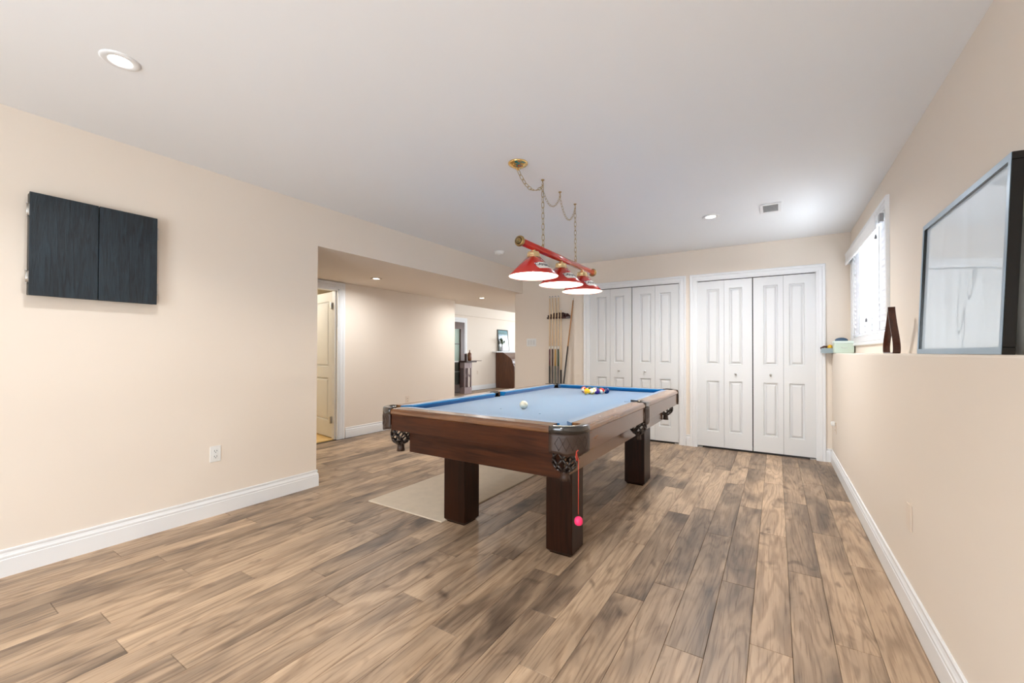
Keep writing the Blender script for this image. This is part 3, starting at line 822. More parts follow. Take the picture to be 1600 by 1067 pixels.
for i in range(5):
    for j in range(i+1):
        cn, st = rack[idx]; key = (cn, st)
        if key not in bm_mats: bm_mats[key] = ball_mat(cn+('_striped' if st else '')+'_ball', cols[cn], bool(st))
        x = apex[0]+(j-i/2)*.0574; y = apex[1]+i*.0497
        mb = MB().sphere((x, y, ZBED+RB), RB, 24, 16)
        o = mb.build('billiard_ball', bm_mats[key], None, at=(x, y, ZBED+RB))
        o.rotation_euler = (random.choice((-1, 1))*random.uniform(.9, 1.5), random.uniform(-.4, .4), random.uniform(-.6, .6)) if st else (random.uniform(-.6, .6), random.uniform(-.4, .4), random.uniform(.4, 1.6))
        if idx == 0: o.rotation_euler = (0.2, -.9, 2.2)
        tag(o, f"{cn}{' striped' if st else ''} ball {where[idx]}", 'ball', 'racked billiard balls on the blue cloth')
        idx += 1
o = MB().sphere((-1.483, 2.50, ZBED+RB+.0004), RB, 28, 18).build('cue_ball', mat('ivory_ball', srgb(244, 236, 210), .1, coat=.5), None, at=(-1.483, 2.50, ZBED+RB+.0004))
tag(o, 'ivory white cue ball alone in the middle of the blue cloth', 'ball')

# chalk holder with pink ball on a string
ch = empty('chalk_holder', (-.762, 1.775, .385), 'pink ball hanging on a red string from the near corner pocket', 'chalk holder')
MB().tube([(-.800, 1.84, .690), (-.785, 1.815, .672), (-.772, 1.797, .66), (-.766, 1.785, .60), (-.7625, 1.776, .42)], .0014, 6).build('string', mat('red_string', srgb(214, 70, 52), .6), ch)
MB().tube([(-.775, 1.80, .705), (-.785, 1.806, .697), (-.79, 1.81, .67), (-.782, 1.803, .655)], .0024, 6).build('string_knot', mat('red_string', srgb(214, 70, 52), .6), ch)
PINK = mat('pink_rubber', srgb(250, 50, 110), .45)
MB().lathe([(.0001, .412), (.006, .411), (.0125, .4075), (.0175, .401), (.0195, .392), (.0193, .384), (.0165, .377), (.011, .373), (.0001, .372)], (-.7615, 1.776, 0), 'z', 20).build('ball', PINK, ch)

# ================================================================ BILLIARD LIGHT
BX = -1.44; BZ = 1.897
BL = empty('billiard_light', (BX, 3.0, ZC), 'red three-shade billiard light hanging on brass chains over the table', 'pendant light')
MB().lathe([(.025, 2.385), (.025, 3.665)], (BX, 0, BZ), 'y', 24).build('bar', RED, BL)
def endcap(y, s):
    mb = MB().lathe([(.026, 0), (.034, .004), (.037, .012), (.036, .020), (.028, .026), (.024, .028), (.018, .034), (.010, .040), (.0095, .046), (.006, .050), (.0001, .051)], (0, 0, 0), 'y', 24)
    for v in mb.bm.verts: v.co = Vector((v.co.x+BX, y+s*v.co.y, v.co.z+BZ))
    ec = mb.build('end_cap', BRASSA, BL)
    kb = MB().lathe([(.0245, .0275), (.0245, .0300), (.019, .0330), (.019, .0275)], (0, 0, 0), 'y', 24, cap=False)
    for v in kb.bm.verts: v.co = Vector((v.co.x+BX, y+s*v.co.y, v.co.z+BZ))
    kb.build('dark_ring', mat('dark_bronze', (.06, .04, .02, 1), .35, metal=.8), ec)
endcap(2.385, -1); endcap(3.665, 1)
SY = (2.557, 3.000, 3.428)
ZR, ZS = 1.690, 1.822
def text_on_cone(txt, size, ang0, zc, yc, parent, material, name, lift=.0012, squeeze=1.0, rise=0.0):
    cu = bpy.data.curves.new('t', 'FONT'); cu.body = txt; cu.size = size; cu.align_x = 'CENTER'; cu.align_y = 'CENTER'; cu.resolution_u = 3
    cu.offset = size*.018
    ob = bpy.data.objects.new('t', cu); COL.objects.link(ob)
    dg = bpy.context.evaluated_depsgraph_get(); me = bpy.data.meshes.new_from_object(ob.evaluated_get(dg))
    bpy.data.objects.remove(ob); bm = bmesh.new(); bm.from_mesh(me); bpy.data.meshes.remove(me)
    mb = MB(); mb.bm.free(); mb.bm = bm
    place_on_cone(mb, ang0, zc, yc, lift, squeeze, rise)
    return mb.build(name, material, parent, fix=False)
r_rim, r_top = .176, .050
def cone_pt(ang, dist, zc, yc, lift):
    """dist = distance up the slope from height zc"""
    sl = math.hypot(r_rim-r_top, ZS-ZR); dz = (ZS-ZR)/sl; dr = (r_rim-r_top)/sl
    z = zc+dist*dz; r = r_rim-(z-ZR)/(ZS-ZR)*(r_rim-r_top)
    nx, nz = dz, dr
    r += nx*lift; z += nz*lift
    return Vector((BX+r*math.cos(ang), yc+r*math.sin(ang), z))
def place_on_cone(mb, ang0, zc, yc, lift, squeeze=1.0, rise=0.0):
    rc = r_rim-(zc-ZR)/(ZS-ZR)*(r_rim-r_top)
    for v in mb.bm.verts:
        a = ang0+v.co.x*squeeze/rc
        v.co = cone_pt(a, v.co.y+rise*v.co.x, zc, yc, lift+v.co.z)
BW_, LR_, NAVY = mat('banner_white', srgb(240, 238, 232), .4), mat('leaf_red', srgb(190, 24, 34), .4), mat('letter_black', srgb(22, 24, 40), .4)
def subdiv_poly(poly, cell=.006):
    bm = bmesh.new(); vs = [bm.verts.new((x, y, 0)) for x, y in poly]; f = bm.faces.new(vs)
    bmesh.ops.triangulate(bm, faces=[f])
    for _ in range(3):
        es = [e for e in bm.edges if e.calc_length() > cell*1.5]
        if not es: break
        bmesh.ops.subdivide_edges(bm, edges=es, cuts=1, use_grid_fill=False)
        bmesh.ops.triangulate(bm, faces=bm.faces[:])
    mb = MB(); mb.bm.free(); mb.bm = bm; return mb
leaf = [(0, 1), (.16, .62), (.34, .72), (.28, .30), (.52, .52), (.60, .36), (.92, .38), (.80, .14), (.95, .02), (.42, -.28), (.48, -.48), (.06, -.38), (.05, -.85), (-.05, -.85), (-.06, -.38), (-.48, -.48), (-.42, -.28), (-.95, .02), (-.80, .14), (-.92, .38), (-.60, .36), (-.52, .52), (-.28, .30), (-.34, .72), (-.16, .62)]
for k, yc in enumerate(SY):
    sh = MB().lathe([(r_top*.75, ZS+.002), (r_top, ZS), (r_rim, ZR), (r_rim-.0015, ZR-.002), (r_rim-.003, ZR), (r_top-.003, ZS-.003), (r_top*.75, ZS-.001)], (BX, yc, 0), 'z', 48, cap=False)
    s = sh.build('lamp_shade', RED, BL)
    MB().lathe([(r_rim-.0036, ZR+.0004), (r_top-.0036, ZS-.0036), (.001, ZS-.004)], (BX, yc, 0), 'z', 48, cap=False).build('shade_lining', SHADEW, s)
    # brass neck with beads
    prof = [(.030, ZS+.040), (.040, ZS+.038), (.044, ZS+.030), (.044, ZS+.012), (.049, ZS+.006), (.049, ZS-.001), (.03, ZS-.001)]
    mb = MB(); mb.lathe(prof, (BX, yc, 0), 'z', 12, smooth=False)
    mb.lathe([(.014, ZS+.036), (.014, BZ-.015)], (BX, yc, 0), 'z', 12)
    mb.build('shade_neck', mat('satin_brass', (0.80, 0.62, 0.34, 1), .25, metal=1.0), BL)
    b_ = MB().sphere((BX, yc, ZR+.060), .028, 16, 12, sz=1.15).lathe([(.014, ZR+.085), (.014, ZS-.006)], (BX, yc, 0), 'z', 12)
    b_.build('bulb', BULB, s)
    l = bpy.data.lights.new('bulb_light', 'POINT'); l.energy = 5.5; l.color = (1.0, .88, .72); l.shadow_soft_size = .03
    lo = bpy.data.objects.new('bulb_light', l); lo.location = (BX, yc, ZR+.018); COL.objects.link(lo)
    # printed banner: white ribbon, black letters, red maple leaf above; on the camera side
    ang = math.radians(-10)
    bn = [(-.104, .022), (-.060, .036), (0, .044), (.060, .036), (.104, .022), (.084, -.022), (.072, -.034), (0, -.022), (-.072, -.034), (-.084, -.022)]
    q = subdiv_poly(bn); place_on_cone(q, ang, 1.745, yc, .0006); bo = q.build('banner', BW_, s, fix=False)
    text_on_cone('CANADIAN', .042, ang, 1.7515, yc, s, NAVY, 'lettering', .0014, .86)
    q = subdiv_poly([(x*.026, y*.026+.058) for x, y in leaf]); place_on_cone(q, ang, 1.745, yc, .0009); q.build('leaf_outline', BW_, s, fix=False)
    q = subdiv_poly([(x*.019, y*.019+.058) for x, y in leaf]); place_on_cone(q, ang, 1.745, yc, .0015); q.build('maple_leaf', LR_, s, fix=False)
# chains
def chain(pts, link=.030, r=.0016, w=.0085, parent=BL):
    P = [Vector(p) for p in pts]
    seg = [(b-a).length for a, b in zip(P, P[1:])]; tot = sum(seg); n = max(1, round(tot/(link*.80)))
    mb = MB()
    def at(d):
        for a, b, l in zip(P, P[1:], seg):
            if d <= l+1e-9: return a.lerp(b, d/l), (b-a).normalized()
            d -= l
        return P[-1], (P[-1]-P[-2]).normalized()
    for i in range(n):
        c, t = at((i+.5)*tot/n)
        u = t.cross(Vector((1, .3, 0))).normalized() if i % 2 else t.cross(Vector((.3, 1, .2)).cross(t)).normalized()
        if i % 2: u = t.cross(u)
        hl = link/2; pl = []
        for k in range(12):
            a = 2*PI*k/12
            x = math.cos(a)*w; y = math.sin(a)
            y = (hl)*y/abs(y)**.35 if abs(y) > 1e-6 else 0
            pl.append(c+t*y*1.0+u*x)
        mb.tube(pl, r, 5, closed=True)
    return mb.build('chain', CHAINM, parent)
def sag(a, b, dip, n=10):
    a, b = Vector(a), Vector(b)
    return [a.lerp(b, i/n)-Vector((0, 0, dip*4*(i/n)*(1-i/n))) for i in range(n+1)]
HK = [(-1.443, 2.697), (-1.437, 2.975), (-1.445, 3.285)]
cn = MB().lathe([(.066, ZC), (.066, ZC-.006), (.060, ZC-.012), (.050, ZC-.014), (.044, ZC-.022), (.030, ZC-.030), (.012, ZC-.034), (.010, ZC-.046), (.0001, ZC-.048)], (-1.455, 2.37, 0), 'z', 32)
cn.build('canopy', BRASS, BL)
for x, y in HK:
    mb = MB().lathe([(.013, ZC), (.012, ZC-.004), (.004, ZC-.007), (.0035, ZC-.02), (.0001, ZC-.021)], (x, y, 0), 'z', 12)
    mb.tube([(x, y+.010*math.sin(a), ZC-.032+.012*math.cos(a)) for a in [i*PI/6 for i in range(0, 10)]], .0028, 6)
    mb.build('ceiling_hook', BRASSA, BL)
zh = ZC-.046
chain(sag((-1.455, 2.37, ZC-.046), (HK[0][0], HK[0][1], zh), .075), .046, .0024, .0095)
chain([(HK[0][0], HK[0][1], zh), (BX, HK[0][1]+.005, BZ+.040)], .048, .0024, .0085)
chain([(HK[2][0], HK[2][1], zh), (BX, HK[2][1], BZ+.040)], .046, .0020, .008)
chain(sag((*HK[0], zh-.03), (*HK[1], zh+.004), .095), .030, .0013, .006)
chain(sag((*HK[1], zh), (*HK[2], zh), .13), .030, .0013, .006)
for x, y in (HK[0], HK[2]):
    MB().tube([(BX, y+.014*math.cos(a), BZ+.034+.014*math.sin(a)) for a in [i*PI/8 for i in range(16)]], .0028, 6, closed=True).build('chain_ring', BRASSA, BL)

# ================================================================ RECESSED LIGHTS
def downlight(x, y, z, label, power=14, r=.062, tr=None, spread=125):
    root = empty('recessed_light', (x, y, z), label, 'ceiling light')
    MB().lathe([(r+.030, z), (r+.030, z-.003), (r+.022, z-.007), (r+.004, z-.006), (r, z-.002), (r, z)], (x, y, 0), 'z', 32, cap=False).build('trim_ring', tr or TRIM, root)
    MB().lathe([(.0001, z-.0045), (r*.7, z-.004), (r-.002, z-.001)], (x, y, 0), 'z', 28, cap=False).build('lens', LEDL, root)
    if power: area('recessed_lamp', (x, y, z-.02), .11, power, (.96, .98, 1.0), shape='DISK', spread=math.radians(spread))
    return root
downlight(-2.405, .612, ZC, 'large recessed ceiling light above the left wall cabinet', 5, .038)
downlight(-.51, 4.257, ZC, 'recessed ceiling light near the closets, beside the air vent', 19, .042, None, 160)
WT = mat('tan_trim_ring', srgb(214, 196, 174), .5)
downlight(-4.226, 3.503, 2.07, 'nearer recessed light in the low hall ceiling', 8, .04, WT, 170)
downlight(-4.217, 5.711, 2.07, 'farther recessed light in the low hall ceiling', 8, .04, WT, 170)
downlight(-.51, -.6, ZC, 'recessed ceiling light behind the viewpoint on the right', 24, .055)
downlight(-2.4, -1.3, ZC, 'recessed ceiling light behind the viewpoint on the left', 4, .055)
l = bpy.data.lights.new('washroom_lamp', 'POINT'); l.energy = 14; l.color = (1.0, .95, .84); l.shadow_soft_size = .12
lo = bpy.data.objects.new('washroom_lamp', l); lo.location = (-5.9, 2.8, 2.1); COL.objects.link(lo)

sd = empty('smoke_detector', (-2.944, 4.349, ZC), 'round white smoke detector on the ceiling by the bulkhead', 'smoke detector')
MB().lathe([(.064, ZC), (.064, ZC-.010), (.055, ZC-.014), (.055, ZC-.030), (.046, ZC-.038), (.0001, ZC-.040)], (-2.944, 4.349, 0), 'z', 28).build('housing', PLAST, sd)
MB().lathe([(.020, ZC-.0395), (.018, ZC-.043), (.0001, ZC-.0435)], (-2.944, 4.349, 0), 'z', 16).build('test_button', PLAST, sd)

av = empty('air_vent', (-.04, 4.255, ZC), 'white rectangular air vent in the ceiling near the closets', 'vent')
mb = MB()
ax0, ax1, ay0, ay1 = -.115, .04, 4.13, 4.38
for b in ((ax0, ax0+.022, ay0, ay1), (ax1-.022, ax1, ay0, ay1), (ax0+.022, ax1-.022, ay0, ay0+.022), (ax0+.022, ax1-.022, ay1-.022, ay1)): mb.box(*b, ZC-.012, ZC, bevel=.002)
mb.build('frame', TRIM, av)
box('duct', (ax0+.02, ax1-.02, ay0+.02, ay1-.02, ZC-.002, ZC-.0005), mat('grey_duct', srgb(196, 196, 196), .7), av)
for k in range(9):
    y = ay0+.034+k*.0225
    mb = MB().prism([(y-.008, ZC-.010), (y-.007, ZC-.0115), (y+.009, ZC-.003), (y+.008, ZC-.002)], ax0+.02, ax1-.02, 'yz')
    mb.build('slat', TRIM, av)

# ================================================================ DARTBOARD CABINET
BLK = wood('black_stained_ash', srgb(14, 22, 28), srgb(38, 52, 62), 'z', .45, 0.0, 2.6, .9, .5)  # bluish reflected light put into the grain colours
BKF = mat('black_painted_edge', srgb(44, 42, 34), .5)
DB = empty('dartboard_cabinet', (XL, .755, 1.45), 'black wood-grain two-door dartboard cabinet on the left wall', 'cabinet')
box('body', (XL+.0005, XL+.043, .492, 1.022, 1.452, 1.988), BKF, DB, bevel=.002)
for a, b_ in ((.490, .7535), (.7575, 1.024)):
    d = box('door', (XL+.045, XL+.060, a, b_, 1.449, 1.990), BLK, DB, bevel=.0015)
for y, s in ((.490, -1), (1.024, 1)):
    for z in (1.895, 1.545):
        mb = MB().lathe([(.0045, z-.032), (.0045, z+.032)], (XL+.044, y+s*.005, 0), 'z', 10).lathe([(.006, z+.032), (.006, z+.036)], (XL+.044, y+s*.005, 0), 'z', 10).lathe([(.006, z-.036), (.006, z-.032)], (XL+.044, y+s*.005, 0), 'z', 10)
        lo_, hi_ = sorted((y, y+s*.0025)); mb.box(XL+.020, XL+.043, lo_, hi_, z-.030, z+.030).box(XL+.046, XL+.058, lo_, hi_, z-.030, z+.030)
        mb.build('hinge', CHROME, DB)

# ================================================================ OUTLETS AND SWITCHES
def outlet(name, label, cx, cy, z0, z1, wd, face, material=PLAST, cat='outlet', blank=False):
    """face: '+x' or '-x' plate on a wall plane at cx, centred on cy"""
    s = 1 if face == '+x' else -1
    root = empty(name, (cx, cy, z0), label, cat)
    xs = sorted((cx+s*.0002, cx+s*.006))
    box('cover_plate', (xs[0], xs[1], cy-wd/2, cy+wd/2, z0, z1), material, root, bevel=.002)
    if blank: return root
    zc = (z0+z1)/2
    for dz in (.019, -.019):
        xs2 = sorted((cx+s*.005, cx+s*.0078))
        r = box('socket', (xs2[0], xs2[1], cy-.017, cy+.017, zc+dz-.0145, zc+dz+.0145), material, root, bevel=.002)
        xs3 = sorted((cx+s*.0076, cx+s*.0082))
        mb = MB().box(xs3[0], xs3[1], cy-.009, cy-.006, zc+dz-.002, zc+dz+.008).box(xs3[0], xs3[1], cy+.006, cy+.009, zc+dz-.002, zc+dz+.007).box(xs3[0], xs3[1], cy-.0025, cy+.0025, zc+dz-.010, zc+dz-.005)
        mb.build('slots', DARKS, r)
    return root
outlet('wall_outlet', 'white double power outlet low on the left wall', XL, 1.381, .378, .488, .068, '+x')
outlet('wall_outlet', 'tan blank cover plate low on the right wall', XR, 2.513, .377, .491, .072, '-x', PLASTT, 'outlet', True)
outlet('wall_outlet', 'small white outlet on the hall wall behind the table', XM, 4.65, .345, .465, .075, '+x', PLASTT)
outlet('wall_outlet', 'small pale outlet on the far room wall beside the desk', XF, 10.15, .47, .59, .075, '+x', PLASTT)
nl = outlet('wall_outlet', 'outlet with a plugged-in night light near the closets', XR, 5.22, .355, .47, .072, '-x', PLASTT)
MB().box(XR-.040, XR-.008, 5.195, 5.245, .435, .475, bevel=.008, seg=2).build('night_light', PLAST, nl)
sw = empty('light_switch', (-3.19, YC, 1.24), 'white triple light switch plate beside the hall opening', 'switch')
box('cover_plate', (-3.275, -3.105, YC-.006, YC-.0002, 1.243, 1.362), PLAST, sw, bevel=.002)
for k in range(3):
    x = -3.236+k*.046
    p = box('rocker', (x-.0165, x+.0165, YC-.009, YC-.005, 1.268, 1.337), mat('switch_grey', srgb(222, 222, 220), .3), sw, bevel=.0015)

# ================================================================ CUE RACK AND CUES
CRK = mat('dark_mahogany', srgb(58, 20, 16), .3, coat=.4)
cr_ = empty('cue_rack', (-2.72, YC, .2), 'dark red wooden wall cue rack with scalloped holder', 'cue rack')
cue_x = [-2.853, -2.807, -2.760, -2.712, -2.668]
# holder: plan outline with notches at the front edge, arched back plate
top = []
for k in range(25):
    s = k/24; x = -2.902+s*.365
    z = 1.690+.048*math.sin(s*PI)**.6 + (.008 if abs((s*5) % 1-.5) < .2 else 0)
    top.append((x, z))
pl_ = [(-2.902, 1.648)]+top+[(-2.537, 1.648)]
MB().prism(pl_[::-1], YC-.015, YC-.001, 'xz').build('back_plate', CRK, cr_)
edge = []
x = -2.902
for cxx in cue_x:
    for a in range(0, 7):
        t = PI*a/6
        edge.append((cxx-.0085*math.cos(t), YC-.056+.026*math.sin(t)))
outl = [(-2.902, YC-.015), (-2.902, YC-.045)]+edge+[(-2.58, YC-.056), (-2.537, YC-.040), (-2.537, YC-.015)]
MB().prism(outl, 1.650, 1.675, 'xy').build('holder', CRK, cr_)
for k, cxx in enumerate([-2.878]+[(a+b)/2 for a, b in zip(cue_x, cue_x[1:])]+[-2.64, -2.60]):
    hgt = .030+.018*math.sin((cxx+2.902)/.365*PI)
    MB().box(cxx-.009, cxx+.009, YC-.052, YC-.030, 1.672, 1.672+hgt, bevel=.004).build('finger', CRK, cr_)
MB().box(-2.902, -2.537, YC-.085, YC-.001, .165, .190, bevel=.004).box(-2.902, -2.537, YC-.085, YC-.073, .19, .215, bevel=.003).build('base_tray', CRK, cr_)
MAPLE = mat('maple_shaft', srgb(242, 214, 174), .35, coat=.3)
FERR = mat('white_ferrule', srgb(240, 238, 230), .3)
def cue(name, label, bot, topp, segs, group='cues in the wall rack'):
    """segs: (from, to, material, name) as fractions from the butt; radius tapers"""
    b = Vector(bot); t = Vector(topp); L = (t-b).length
    root = empty(name, bot, label, 'cue', group)
    q = (t-b).to_track_quat('Z', 'Y').to_matrix().to_4x4()
    rad = lambda f: .0158-.0088*f
    for f0, f1, mm, nm in segs:
        prof = [(rad(f0), f0*L), (rad((f0+f1)/2), (f0+f1)/2*L), (rad(f1), f1*L)]
        if f0 == 0: prof = [(rad(0)*.7, 0), (rad(0), .008)]+prof[1:]
        mb = MB().lathe(prof, (0, 0, 0), 'z', 12); mb.xform(Matrix.Translation(b) @ q)
        mb.build(nm, mm, root)
def cm(n, c): return mat(n, c, .3, coat=.5)
bz = .192
LC = 1.985-bz
def frac(z): return (z-bz)/LC
def std(c1, c2, c3, tip=.995):
    return [(0, frac(.95), c3, 'butt'), (frac(.95), frac(1.20), c1, 'wrap'), (frac(1.20), frac(1.245), FERR, 'joint'), (frac(1.245), .985, MAPLE, 'shaft'), (.985, tip, FERR, 'ferrule'), (tip, 1, cm('blue_tip', srgb(60, 90, 130)), 'tip')]
g3 = cm('grey_butt', srgb(92, 86, 84)); blk = cm('black_butt', srgb(34, 26, 24)); red_ = cm('maroon_butt', srgb(92, 34, 40)); gld = cm('gold_grip', srgb(206, 160, 84)); grn = cm('green_grip', srgb(40, 74, 52)); olv = cm('olive_butt', srgb(96, 98, 82))
yb0 = YC-.045; yt0 = YC-.047
cue('pool_cue', 'leftmost cue in the rack, with a maroon grip', (cue_x[0], yb0, bz), (cue_x[0], yt0, 1.985), std(red_, red_, blk))
cue('pool_cue', 'second cue from the left in the rack, dark brown grip', (cue_x[1], yb0, bz), (cue_x[1], yt0, 1.985), std(cm('brown_grip', srgb(70, 44, 38)), red_, g3))
cue('pool_cue', 'middle cue in the rack, with a long golden grip', (cue_x[2], yb0, bz), (cue_x[2], yt0, 1.985), std(gld, gld, olv))
cue('pool_cue', 'fourth cue from the left in the rack, with a green grip', (cue_x[3], yb0, bz), (cue_x[3], yt0, 1.985), std(grn, grn, g3))
cue('pool_cue', 'short plain maple cue at the right of the rack', (cue_x[4], yb0, bz), (cue_x[4], yt0, 1.80), [(0, frac(.90)*1.11, blk, 'butt'), (frac(.90)*1.11, .985, MAPLE, 'shaft'), (.985, 1, FERR, 'tip')])
cue('pool_cue', 'cue with a black butt leaning in the corner beside the rack', (-2.655, YC-.16, .003), (-2.487, YC-.012, 1.94), [(0, .64, blk, 'butt'), (.64, .985, mat('honey_shaft', srgb(196, 140, 84), .3, coat=.4), 'shaft'), (.985, 1, FERR, 'tip')], 'cues beside the rack')

# ================================================================ RUG
rg = MB().box(-2.663, -1.912, 2.143, 3.95, .0, .010, bevel=.003).build('runner_rug', mat('beige_woven_rug', srgb(220, 204, 182), .95, spec=.1, bump=.8, bscale=320, var=.09, vscale=14))
tag(rg, 'flat beige runner rug lying partly under the pool table', 'rug')

# ================================================================ LEDGE THINGS
ZL = 1.155
PF = empty('framed_poster', (.615, 2.40, ZL), 'large black framed glossy poster leaning on the right ledge', 'picture')
lean = math.atan2(.026, .635)
py0, py1, ph, pt_ = 1.935, 2.865, .637, .030
MP = Matrix.Translation((.600, 0, ZL)) @ Matrix.Rotation(lean, 4, 'Y')
FRM = mat('black_satin_frame', srgb(16, 17, 18), .16, spec=.5)
mb = MB(); bw = .024
for b in ((0, pt_, py0, py1, 0, bw), (0, pt_, py0, py1, ph-bw, ph), (0, pt_, py0, py0+bw, bw, ph-bw), (0, pt_, py1-bw, py1, bw, ph-bw)): mb.box(*b, bevel=.0015)
mb.xform(MP).build('frame', FRM, PF)
FTR = mat('painted_front_sheen', srgb(150, 172, 190), .3, metal=.2)  # reflection on the black frame front put into pale strip colour
for b in ((-.0015, 0, py0+.001, py1-.001, .001, bw), (-.0015, 0, py0+.001, py1-.001, ph-bw, ph-.001), (-.0015, 0, py0+.001, py0+bw*.8, bw, ph-bw), (-.0015, 0, py1-bw*.8, py1-.001, bw, ph-bw)): plabel(MB().box(*b).xform(MP).build('front_sheen', FTR, PF), 'pale blue-grey sheen of the black frame front, painted as colour')
box_ = MB().box(.010, .014, py0+bw, py1-bw, bw, ph-bw).xform(MP)
pm = mat('pale_print_under_acrylic', srgb(222, 238, 250), .6, coat=1.0, coat_r=.02)
nt = pm.node_tree; pb = nt.nodes['Principled BSDF']; pb.inputs['Coat IOR'].default_value = 1.9
tcn = nt.nodes.new('ShaderNodeTexCoord'); mp = nt.nodes.new('ShaderNodeMapping'); mp.inputs['Scale'].default_value = (1, 1.0, .55)
nz = nt.nodes.new('ShaderNodeTexNoise'); nz.inputs['Scale'].default_value = 4.0; nz.inputs['Detail'].default_value = .8; nz.inputs['Distortion'].default_value = .5
bpn = nt.nodes.new('ShaderNodeBump'); bpn.inputs['Strength'].default_value = .6; bpn.inputs['Distance'].default_value = .006
nt.links.new(tcn.outputs['Object'], mp.inputs['Vector']); nt.links.new(mp.outputs[0], nz.inputs['Vector']); nt.links.new(nz.outputs['Fac'], bpn.inputs['Height'])
nt.links.new(bpn.outputs[0], pb.inputs['Coat Normal'])
box_.build('print', pm, PF)
# bent wooden A-shaped holder
WN = wood('walnut_bent', srgb(48, 24, 14), srgb(88, 44, 26), 'z', .3, .5, 1.5, .05)
def loop_strip(center, hw, th, name, label):
    # teardrop outline in the y-z plane
    pts = []
    y0, y1, za = -.125, .140, .277
    def bez(p0, p1, p2, p3, n):
        return [tuple((1-t)**3*a+3*(1-t)**2*t*b+3*(1-t)*t*t*c+t**3*d for a, b, c, d in zip(p0, p1, p2, p3)) for t in [i/n for i in range(n+1)]]
    near = bez((0, za), (-.035, .16), (y0-.01, .09), (y0, .022), 14)+bez((y0, .022), (y0+.003, .004), (y0+.012, .004), (y0+.03, .004), 5)[1:]
    far = bez((y1-.03, .004), (y1-.012, .004), (y1-.003, .004), (y1, .022), 5)+bez((y1, .022), (y1+.01, .09), (.045, .16), (0, za), 14)[1:]
    pts = near+far[:-1]
    n = len(pts); P = [Vector(p) for p in pts]
    # build strip with thickness
    rings = []
    for i in range(n):
        t = (P[(i+1) % n]-P[i-1]).normalized(); nn_ = Vector((-t.y, t.x))
        ins = P[i]+nn_*th
        if i == 0: ins = P[0]+Vector((0, -th*4.2))
        rings.append([(center[0]-hw, center[1]+P[i].x, ZL+P[i].y-.003), (center[0]+hw, center[1]+P[i].x, ZL+P[i].y-.003), (center[0]+hw, center[1]+ins.x, ZL+ins.y-.003), (center[0]-hw, center[1]+ins.x, ZL+ins.y-.003)])
    rings.append(rings[0])
    mb = MB().grid_rings(rings, True, smooth=False)
    bmesh.ops.remove_doubles(mb.bm, verts=mb.bm.verts, dist=1e-6)
    o = mb.build(name, WN); tag(o, label, 'ornament'); return o
loop_strip((.572, 3.255), .0165, .006, 'bent_wood_ornament', 'dark brown bent-wood pointed loop standing on the ledge')

# tin box with a blue bowl, and a grey tray of small things
TB = empty('tin_box', (.575, 5.33, ZL), 'pale mint tin box with lid on the window ledge', 'box')
MINT = mat('mint_tin', srgb(206, 222, 206), .35, var=.03)
MB().box(.492, .650, 5.26, 5.40, ZL, ZL+.098, bevel=.006, seg=2).build('body', MINT, TB)
MB().box(.488, .654, 5.256, 5.404, ZL+.094, ZL+.122, bevel=.006, seg=2).build('lid', mat('pale_lid', srgb(216, 230, 222), .35), TB)
MB().tube([(.548, 5.254, ZL+.062), (.553, 5.250, ZL+.054), (.57, 5.249, ZL+.050), (.588, 5.250, ZL+.054), (.593, 5.254, ZL+.062)], .0022, 6).build('handle', CHROME, TB)
MB().tube([(.655, 5.30, ZL+.09), (.659, 5.295, ZL+.05), (.656, 5.30, ZL+.01)], .004, 6).build('strap', mat('brown_strap', srgb(84, 60, 44), .6), TB)
bb = MB().lathe([(.050, 0), (.054, .006), (.052, .014), (.040, .026), (.020, .034), (.0001, .036)], (.556, 5.33, ZL+.122), 'z', 24).build('blue_cap', mat('slate_blue_fabric', srgb(62, 88, 112), .5))
tag(bb, 'small rounded blue cap lying on top of the mint tin box', 'cap')
TR = empty('small_tray', (.48, 5.47, ZL), 'grey metal tray sticking out over the ledge beside the tin', 'tray')
mb = MB(); GT = mat('grey_tin', srgb(150, 164, 168), .35, metal=.3)
tx0, tx1, ty0, ty1 = .402, .62, 5.42, 5.53
mb.box(tx0, tx1, ty0, ty1, ZL, ZL+.004).box(tx0, tx1, ty0, ty0+.003, ZL+.004, ZL+.052).box(tx0, tx1, ty1-.003, ty1, ZL+.004, ZL+.052).box(tx0, tx0+.003, ty0+.003, ty1-.003, ZL+.004, ZL+.052).box(tx1-.003, tx1, ty0+.003, ty1-.003, ZL+.004, ZL+.052)
mb.build('tray_body', GT, TR)
o = MB().tube([(.398, 5.44, ZL+.050), (.425, 5.455, ZL+.066), (.462, 5.475, ZL+.064)], .011, 8).build('leather_roll', mat('brown_roll', srgb(84, 50, 40), .5)); tag(o, 'brown rolled leather piece lying in the grey tray', 'roll')
o = MB().lathe([(.0001, 0), (.018, .003), (.022, .018), (.020, .040), (.010, .050), (.0001, .052)], (.476, 5.455, ZL+.036), 'z', 16).build('yellow_ball', mat('yellow_plastic', srgb(232, 180, 30), .4)); tag(o, 'small yellow rounded object in the grey tray', 'toy')

